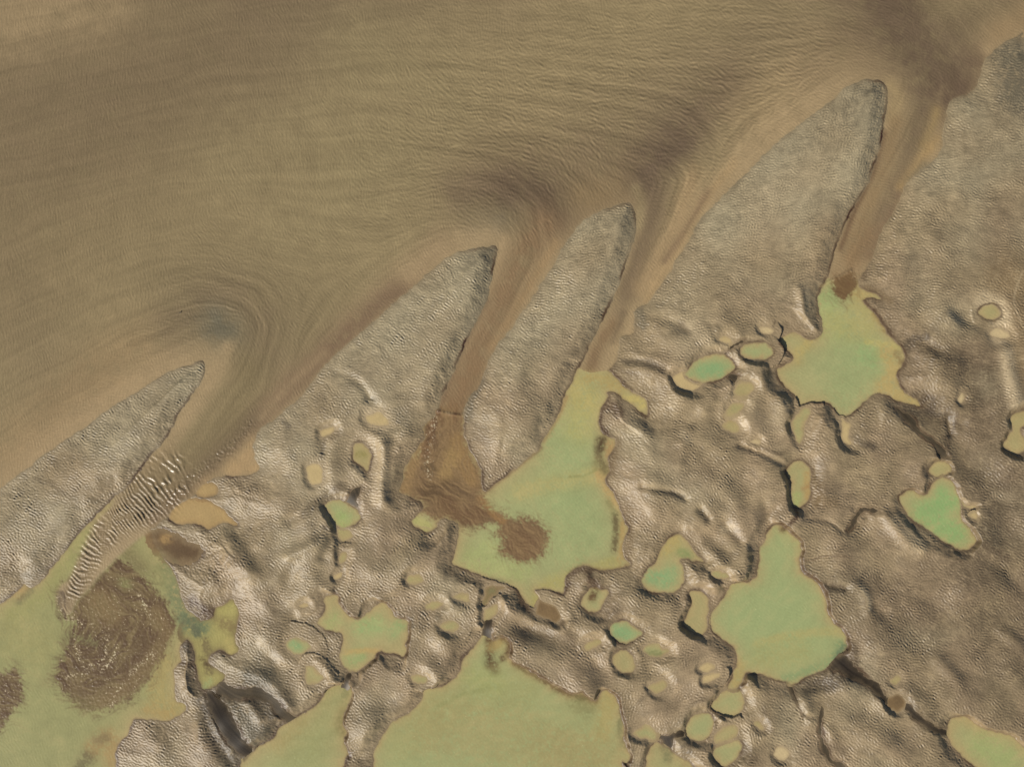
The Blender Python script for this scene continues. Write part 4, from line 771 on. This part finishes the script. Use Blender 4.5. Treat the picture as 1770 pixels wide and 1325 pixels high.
def material(name, rough, spec, fine_scale, fine_amt, bump=0.0, turns=(22, -32), cell=(5.2, 1.5)):
    m = bpy.data.materials.new(name); m.use_nodes = True
    nt = m.node_tree; bs = nt.nodes['Principled BSDF']
    at = nt.nodes.new('ShaderNodeAttribute'); at.attribute_name = 'Tint'
    tc = nt.nodes.new('ShaderNodeTexCoord')
    nz = nt.nodes.new('ShaderNodeTexNoise'); nz.inputs['Scale'].default_value = fine_scale; nz.inputs['Detail'].default_value = 4
    nt.links.new(tc.outputs['Object'], nz.inputs['Vector'])
    mr = nt.nodes.new('ShaderNodeMapRange')
    mr.inputs['From Min'].default_value = .3; mr.inputs['From Max'].default_value = .7
    mr.inputs['To Min'].default_value = 1 - fine_amt; mr.inputs['To Max'].default_value = 1 + fine_amt
    nt.links.new(nz.outputs['Fac'], mr.inputs['Value'])
    vm = nt.nodes.new('ShaderNodeVectorMath'); vm.operation = 'SCALE'
    nt.links.new(at.outputs['Color'], vm.inputs[0]); nt.links.new(mr.outputs['Result'], vm.inputs['Scale'])
    nt.links.new(vm.outputs['Vector'], bs.inputs['Base Color'])
    bs.inputs['Roughness'].default_value = rough
    bs.inputs['Specular IOR Level'].default_value = spec
    if bump:                                     # wavelets too fine for the mesh, in two directions blended by the tint's fourth channel
        outs = []
        for t_ in turns:
            mp = nt.nodes.new('ShaderNodeMapping'); mp.vector_type = 'POINT'
            mp.inputs['Rotation'].default_value = (0, 0, math.radians(t_))
            mp.inputs['Scale'].default_value = (1, 1, 1)
            nt.links.new(tc.outputs['Object'], mp.inputs['Vector'])
            sc = nt.nodes.new('ShaderNodeVectorMath'); sc.operation = 'MULTIPLY'; sc.inputs[1].default_value = (cell[1], cell[0], 1)
            nt.links.new(mp.outputs['Vector'], sc.inputs[0])
            n2 = nt.nodes.new('ShaderNodeTexNoise'); n2.inputs['Scale'].default_value = 1.0; n2.inputs['Detail'].default_value = 2.0
            n2.inputs['Roughness'].default_value = .55; n2.inputs['Distortion'].default_value = .6
            nt.links.new(sc.outputs['Vector'], n2.inputs['Vector']); outs.append(n2.outputs['Fac'])
        mx = nt.nodes.new('ShaderNodeMix'); mx.data_type = 'FLOAT'
        nt.links.new(at.outputs['Alpha'], mx.inputs[0]); nt.links.new(outs[0], mx.inputs[2]); nt.links.new(outs[1], mx.inputs[3])
        b = nt.nodes.new('ShaderNodeBump'); b.inputs['Strength'].default_value = 1.0; b.inputs['Distance'].default_value = bump
        nt.links.new(mx.outputs[0], b.inputs['Height']); nt.links.new(b.outputs['Normal'], bs.inputs['Normal'])
    return m
m_sand = material('wet_rippled_sand', .46, .5, 9.0, .10, bump=.035, cell=(6.5, 2.6))
m_water = material('silty_water', .26, .4, 5.0, .05)
m_river = material('silty_river_water', .30, .35, 6.0, .05, bump=.022, turns=(86, 4), cell=(5.0, 1.8))
m_mud = material('wet_black_mud', .45, .25, 8.0, .12)
m_wave = material('churned_silty_water', .42, .35, 6.0, .05)

whole = (slice(0, NV), slice(0, NU))
ground = grid_mesh('ground', whole, np.ones((NV - 1, NU - 1), bool), Hg, C, m_sand, blend=np.clip(.5 - .5 * np.sin(2 * th_s) * 1.6, 0, 1).astype(F32))
ground['kind'] = 'structure'; ground['label'] = 'rippled grey brown wet sandbank'

def tag(o, label, cat, group=None):
    o['label'] = label; o['category'] = cat
    if group: o['group'] = group

def f4(a): return a[:-1, :-1]
# --- tide-level bodies: every face goes to the one body it lies deepest in
keep = f4(D0 > -7)
names = ['river', 'jet', 'lagoon', 'side', 'brown', 'tan', 'cup', 'central', 'star']
stack = np.stack([f4(M[n]) + (F32(6) if n in ('jet',) else F32(0)) for n in names])
stack[0] += 2.0
own = np.argmax(stack, 0); del stack
own[f4(M['jet']) > 0] = 1
ch = {}
CHANNELS = [
 ('channel_a', [(352, 618), (400, 575), (470, 590), (590, 590), (470, 740), (470, 840), (280, 930), (150, 930), (230, 800)], 'leftmost tidal channel, olive brown, ending in a white capped race of standing waves'),
 ('channel_b', [(855, 424), (900, 395), (970, 395), (990, 420), (900, 560), (820, 730), (740, 730), (790, 600)], 'reddish brown straight tidal channel ending at a sharp weir above the brown basin'),
 ('channel_c', [(1092, 352), (1130, 320), (1195, 300), (1260, 320), (1150, 500), (1105, 590), (1040, 670), (990, 650), (1070, 470)], 'tan streaked tidal channel tapering to a small round brown plume at the central lagoon'),
 ('channel_d', [(1535, 150), (1580, 150), (1640, 190), (1640, 270), (1560, 380), (1510, 480), (1460, 500), (1420, 495), (1450, 400), (1520, 260)], 'rightmost brown tidal channel flowing into the star shaped lagoon'),
]
wblend = np.clip(.5 + .5 * np.cos(2 * th_w) * 1.5, 0, 1).astype(F32)
river_face = keep & (own == 0)
GCH = 'tidal channels cutting through the sandbank'
for key, poly, label in CHANNELS:
    c = f4(on_grid(poly, 30)) > 0
    f = river_face & c
    river_face &= ~f
    ob = grid_mesh('tidal_channel', whole, f, Zp, P, m_river, blend=wblend); tag(ob, label, 'channel', GCH); ch[key] = ob
wob_ = grid_mesh('water', whole, river_face, Zp, P, m_river, blend=wblend)
wob_['kind'] = 'structure'; wob_['label'] = 'broad shallow silty brown tidal river'
anc = lambda o: tuple(o['anchor'])
grid_mesh('standing_waves', whole, keep & (own == 1), Zp, P, m_wave, parent=ch['channel_a'], anchor=anc(ch['channel_a']))
def bar(pts, w):
    g, win, _, _ = stroke(pts, w); m = np.zeros((NV, NU), bool); m[win] = g > .42
    return f4(m)
def body(key, label, plume_mask=None, margin=None, bars=()):
    f = keep & (own == names.index(key))
    parts = []
    if plume_mask is not None:
        sm_pl = f4(blur(plume_mask, 5) > .5) & f
        left = sm_pl & (f4(U) < 62) & (f4(V) > 1130)
        sm_pl &= ~left; f &= ~(sm_pl | left); parts.append(('sediment_plume', sm_pl))
        if left.any(): parts.append(('sediment_plume', left))
    if margin:
        mf = f & f4(M[key] < margin); f &= ~mf; parts.append(('shallow_margin', mf))
    for nm, pts, w in bars:
        bf = bar(pts, w) & f; f &= ~bf; parts.append((nm, bf))
    ob = grid_mesh('tide_pool', whole, f, Zp, P, m_water); tag(ob, label, 'pool', GP)
    for nm, pf in parts: grid_mesh(nm, whole, pf, Zp, P, m_water, parent=ob, anchor=anc(ob))
    return ob
body('lagoon', 'large murky green lagoon in the lower left corner with a huge swirling brown plume', lag_pl, bars=[('mud_bar', [(160, 1288), (185, 1276), (190, 1305)], 15)])
body('side', 'small patchy green side pool joined to the lagoon with the swirling plume')
body('brown', 'dark brown muddy pool beside the race of standing waves')
body('tan', 'flat fan shaped tan pool on the bank beside the standing waves')
body('cup', 'little tan pool above the fan shaped tan pool')
body('central', 'large bright green central lagoon with a brown plume pouring in from a brown basin', cen_pl, bars=[('mud_bar', [(1036, 760), (1034, 785), (1046, 812)], 8), ('mud_bar', [(1064, 890), (1066, 920), (1062, 950)], 8)])
body('star', 'star shaped pale green lagoon at the foot of the rightmost channel', star_pl)

# --- pools of their own level
def local_paint(c, win, pts, w, colr, k):
    p = smooth_poly(pts, 5, False) if len(pts) > 2 else np.asarray(pts, float)
    d, _, _, _ = seg_dist(U[win], V[win], p, False)
    g = np.exp(-(d / w) ** 2.2) * (1 + .3 * wob[win])
    c += (colr - c) * (np.clip(g, 0, 1) * k)[..., None]
PAINT = [  # local colour of silt and weed in particular pools
 ([(846, 1095), (848, 1120), (846, 1150)], 9, alb(84, 62, 46), .9), ([(855, 1160), (853, 1150)], 9, alb(96, 74, 54), .85), ([(866, 1104), (880, 1112), (876, 1132), (868, 1138)], 6, alb(92, 70, 52), .85),
 ([(890, 1146), (930, 1170), (975, 1196), (1010, 1206), (1030, 1210)], 7, alb(96, 72, 52), .8), ([(1000, 1215), (1015, 1225)], 18, alb(120, 118, 82), .6), ([(1050, 1200), (1050, 1230), (1040, 1270)], 16, alb(166, 148, 98), .6), ([(850, 1120), (862, 1112)], 9, alb(166, 146, 98), .7),
 ([(690, 1290), (760, 1230), (840, 1205), (900, 1195)], 34, alb(152, 150, 104), .5), ([(760, 1260), (900, 1280), (1000, 1320)], 60, alb(156, 144, 102), .6), ([(820, 1170), (850, 1180)], 24, alb(152, 156, 104), .5), ([(750, 1225), (800, 1200), (845, 1192)], 4, alb(136, 140, 96), .45), ([(1076, 1235), (1072, 1260), (1078, 1290)], 6, alb(112, 112, 82), .6), ([(960, 1300), (1040, 1310)], 40, alb(150, 136, 96), .4),
 ([(592, 1230), (586, 1250), (592, 1265)], 9, alb(122, 106, 74), .75), ([(575, 1215), (560, 1260), (520, 1300)], 40, alb(144, 142, 98), .5), ([(595, 1200), (600, 1190)], 8, alb(122, 122, 88), .5), ([(480, 1290), (520, 1250)], 14, alb(156, 142, 98), .5),
 ([(625, 1085), (650, 1080)], 16, alb(140, 168, 114), .6), ([(680, 1090), (690, 1080)], 12, alb(136, 162, 112), .6), ([(606, 1140), (620, 1135)], 14, alb(140, 162, 110), .6), ([(598, 1128), (630, 1124), (650, 1126)], 5, alb(178, 152, 102), .7), ([(578, 1072), (570, 1080)], 14, alb(150, 164, 108), .5),
 ([(1330, 960), (1350, 950)], 24, DEEP, .4), ([(1280, 1060), (1350, 1040)], 40, DEEP, .4), ([(1310, 1112), (1360, 1100), (1420, 1092), (1455, 1094)], 8, alb(168, 158, 108), .6), ([(1452, 1115), (1440, 1140), (1400, 1160), (1360, 1170)], 10, alb(128, 148, 108), .75), ([(1460, 1118), (1448, 1136)], 7, alb(96, 112, 90), .7), ([(1280, 1150), (1275, 1180)], 12, alb(166, 148, 100), .7), ([(1320, 1140), (1380, 1125)], 24, alb(160, 152, 104), .5), ([(1354, 915), (1360, 905)], 6, SCUM, .8),
 ([(1030, 1018), (1027, 1028), (1024, 1034)], 7, alb(92, 68, 50), .9), ([(1152, 1010), (1162, 990)], 14, TEAL, .5), ([(1125, 996), (1148, 1000)], 13, TEAL, .8), ([(1178, 955), (1190, 962)], 9, alb(124, 138, 92), .75), ([(1165, 935), (1150, 950)], 14, alb(172, 154, 102), .7),
 ([(1218, 640), (1240, 640)], 13, TEAL, .75), ([(1070, 1090), (1085, 1096)], 11, TEAL, .75), ([(1640, 870), (1600, 890), (1650, 920)], 22, alb(132, 166, 110), .7), ([(1625, 870), (1628, 850)], 9, alb(130, 162, 108), .6), ([(507, 1113), (512, 1118)], 8, TEAL, .7), ([(590, 895), (595, 905)], 12, alb(152, 170, 108), .6),
 ([(1378, 858), (1375, 870)], 9, alb(150, 166, 108), .6), ([(1395, 820), (1398, 860)], 6, alb(170, 140, 92), .6), ([(618, 785), (630, 785)], 6, alb(134, 126, 78), .6), ([(1390, 845), (1400, 840)], 5, alb(150, 116, 80), .5), ([(1118, 1128), (1140, 1130)], 6, alb(110, 118, 80), .6), ([(1545, 1190), (1552, 1200)], 12, alb(88, 72, 54), .4), ([(1700, 1290), (1740, 1310)], 26, alb(148, 164, 108), .5), ([(1150, 1290), (1155, 1310)], 9, alb(110, 112, 84), .6), ([(1160, 1290), (1165, 1296)], 5, BLACK, .7), ([(950, 1060), (958, 1064)], 9, alb(128, 106, 78), .6),
]
cream = alb(192, 173, 138)
swirl2 = bandpass(lic(noise(7), angle_field([(700, 1250, 160), (900, 1280, 150), (1300, 1080, 165), (1350, 950, 100), (640, 1100, 30), (1500, 620, 170)], 30, 60), 22, 1.5), 24, .9)
fleck = sm(noise(2.0), 3.1, 3.6) * .6
for p in pools:
    j, i = p.win
    t_ = 1 - np.exp(-np.clip(p.a + ragged[p.win] * 1.5, 0, 400) / (p.L * (1.75 if p.a.max() > 28 else 1.35)))
    big = p.a.max() > 15
    if p.g >= .06:
        g = p.g
        core = OLIVE + (GREEN - OLIVE) * min(1, g / .7) if g < .7 else GREEN + (DEEP - GREEN) * (g - .7) / .3
        core = EDGE + (core - EDGE) * min(1.0, .45 + g)
        if g >= .98: core = .5 * core + .5 * TEAL
        c = EDGE + (core - EDGE) * t_[..., None]
    elif p.g > -.2: c = np.broadcast_to(cream if p.g < .0 else alb(186, 166, 126), p.a.shape + (3,)) * (1 - .08 * t_[..., None])
    elif p.g > -.5: c = alb(130, 110, 80) + (alb(120, 124, 92) - alb(130, 110, 80)) * t_[..., None]
    else: c = alb(128, 106, 78) + (alb(100, 84, 64) - alb(128, 106, 78)) * t_[..., None]
    c = np.array(c, F32)
    for pts, w, colr, k in PAINT:
        q = np.mean(np.array(pts), 0)
        if GU[i.start] < q[0] < GU[i.stop - 1] and GV[j.start] < q[1] < GV[j.stop - 1]:
            local_paint(c, p.win, pts, w, colr, k)
    c += (C[p.win] * 1.03 - c) * (1 - sm(p.a, -1.0, 5.5 if not big else 4.0))[..., None] * .75
    if p.g > .3: c += (EDGE - c) * np.clip(.05 * soft[p.win] + .05 * swirl2[p.win], 0, .3)[..., None]
    c *= (1 + .014 * grain[p.win] + .016 * soft[p.win] + .014 * swirl2[p.win])[..., None]
    c += (alb(206, 198, 160) - c) * fleck[p.win][..., None]
    c = np.clip(c, .01, .7)
    z = (p.level + chop[p.win] * .016).astype(F32)
    f = f4(p.a > -4.5)
    mf = None
    if p.label.startswith('largest'):
        g, win, _, _ = stroke([(846, 1100), (848, 1120), (846, 1150)], 9); m_ = np.zeros((NV, NU), bool); m_[win] = g > .42
        tongue = f4(m_[p.win]) & f; f &= ~tongue
    if big and p.g > .3:
        mf = f & f4(p.a < p.L * .75); f &= ~mf
    ob = grid_mesh('tide_pool', p.win, f, z, c, m_water); tag(ob, p.label, 'pool', GP)
    if p.label.startswith('largest'): grid_mesh('silt_tongue', p.win, tongue, z, c, m_water, parent=ob, anchor=anc(ob))
    if mf is not None: grid_mesh('shallow_margin', p.win, mf, z, c, m_water, parent=ob, anchor=anc(ob))
flowline = lic(noise(5), angle_field([(380, 1240, 62), (430, 1195, 5), (490, 1240, 45), (1500, 1170, 40), (1600, 1250, 32), (1600, 740, 45), (845, 1100, 88), (1420, 1270, 80)], 6, 60), 14, 1.3)
for p in rivs:
    k = min(1.2, p.g)
    base = alb(104, 94, 78) + (alb(48, 42, 37) - alb(104, 94, 78)) * min(1.0, k)
    t_ = 1 - np.exp(-np.clip(p.a + 1, 0, 40) / 4)
    c = alb(92, 80, 64) + (base - alb(92, 80, 64)) * t_[..., None]
    c = np.clip(c * (1 + .14 * flowline[p.win])[..., None], .012, .4).astype(F32)
    z = (p.level + flowline[p.win] * .025).astype(F32)
    ob = grid_mesh('rivulet', p.win, f4(p.a > -4.0), z, c, m_mud); tag(ob, p.label, 'rivulet', GR)
for o in list(bpy.data.objects):
    if 'anchor' in o: del o['anchor']

# ------------------------------------------------------------------ a stick adrift on the river
def twig(u, v):
    path = [(-.17, -.05, .0), (-.09, -.055, .012), (-.01, -.045, .018), (.02, .01, .02), (.035, .07, .018), (.05, .13, .008)]
    rad = [.010, .018, .024, .022, .018, .010]
    me = bpy.data.meshes.new('drifting_stick'); vs, fs = [], []
    n = 8
    for k, (p, r) in enumerate(zip(path, rad)):
        a = path[max(k - 1, 0)]; b = path[min(k + 1, len(path) - 1)]
        d = np.array(b) - np.array(a); d /= np.linalg.norm(d)
        s = np.cross(d, (0, 0, 1)); s /= np.linalg.norm(s); t = np.cross(s, d)
        for q in range(n):
            w = 2 * math.pi * q / n; rr = r * (1 + .2 * random.uniform(-1, 1))
            vs.append(tuple(np.array(p) + rr * (math.cos(w) * s + math.sin(w) * t)))
    for k in range(len(path) - 1):
        for q in range(n):
            fs.append((k * n + q, k * n + (q + 1) % n, (k + 1) * n + (q + 1) % n, (k + 1) * n + q))
    fs.append(tuple(range(n))[::-1]); fs.append(tuple(range((len(path) - 1) * n, len(path) * n)))
    me.from_pydata(vs, [], fs); me.update()
    mt = bpy.data.materials.new('dark_soaked_bark'); mt.use_nodes = True
    nt = mt.node_tree; b = nt.nodes['Principled BSDF']
    nz = nt.nodes.new('ShaderNodeTexNoise'); nz.inputs['Scale'].default_value = 40
    cr = nt.nodes.new('ShaderNodeValToRGB'); cr.color_ramp.elements[0].color = (.03, .024, .02, 1); cr.color_ramp.elements[1].color = (.09, .075, .065, 1)
    nt.links.new(nz.outputs['Fac'], cr.inputs['Fac']); nt.links.new(cr.outputs['Color'], b.inputs['Base Color']); b.inputs['Roughness'].default_value = .5
    me.materials.append(mt)
    o = bpy.data.objects.new('drifting_stick', me); col.objects.link(o)
    x, y = world(u, v); o.location = (x, y, .03)
    tag(o, 'tiny dark bent stick adrift on the brown river above the leftmost channel mouth', 'stick')
twig(311, 539)

# ------------------------------------------------------------------ light, sky, camera
SUN_EL, SUN_X, SUN_Y = math.radians(37), -.72, -.70
w = bpy.data.worlds.new('World'); scene.world = w; w.use_nodes = True
nt = w.node_tree; bg = nt.nodes['Background']
sky = nt.nodes.new('ShaderNodeTexSky'); sky.sky_type = 'NISHITA'; sky.sun_disc = False
sky.sun_elevation = SUN_EL; sky.sun_rotation = math.atan2(SUN_X, SUN_Y)
nt.links.new(sky.outputs['Color'], bg.inputs['Color']); bg.inputs['Strength'].default_value = .058
sl = bpy.data.lights.new('sun', 'SUN'); sl.energy = 4.0; sl.angle = math.radians(.5); sl.color = (1.0, .95, .86)
so = bpy.data.objects.new('sun', sl); col.objects.link(so)
n_ = math.hypot(SUN_X, SUN_Y)
from mathutils import Vector
dirv = Vector((SUN_X / n_ * math.cos(SUN_EL), SUN_Y / n_ * math.cos(SUN_EL), math.sin(SUN_EL)))
so.rotation_euler = dirv.to_track_quat('Z', 'Y').to_euler(); so.location = dirv * 150

cam = bpy.data.cameras.new('camera'); co = bpy.data.objects.new('camera', cam); col.objects.link(co)
ALT = 100.0
co.location = (0, 0, ALT); co.rotation_euler = (0, 0, 0)
cam.sensor_width = 36; cam.lens = 36 * (ALT - .3) / (1770 * S)
cam.clip_end = 3000; cam.clip_start = 1
scene.camera = co
scene.view_settings.view_transform = 'Standard'; scene.view_settings.look = 'None'
scene.view_settings.exposure = 0; scene.view_settings.gamma = 1
scene.cycles.max_bounces = 4
print('done')
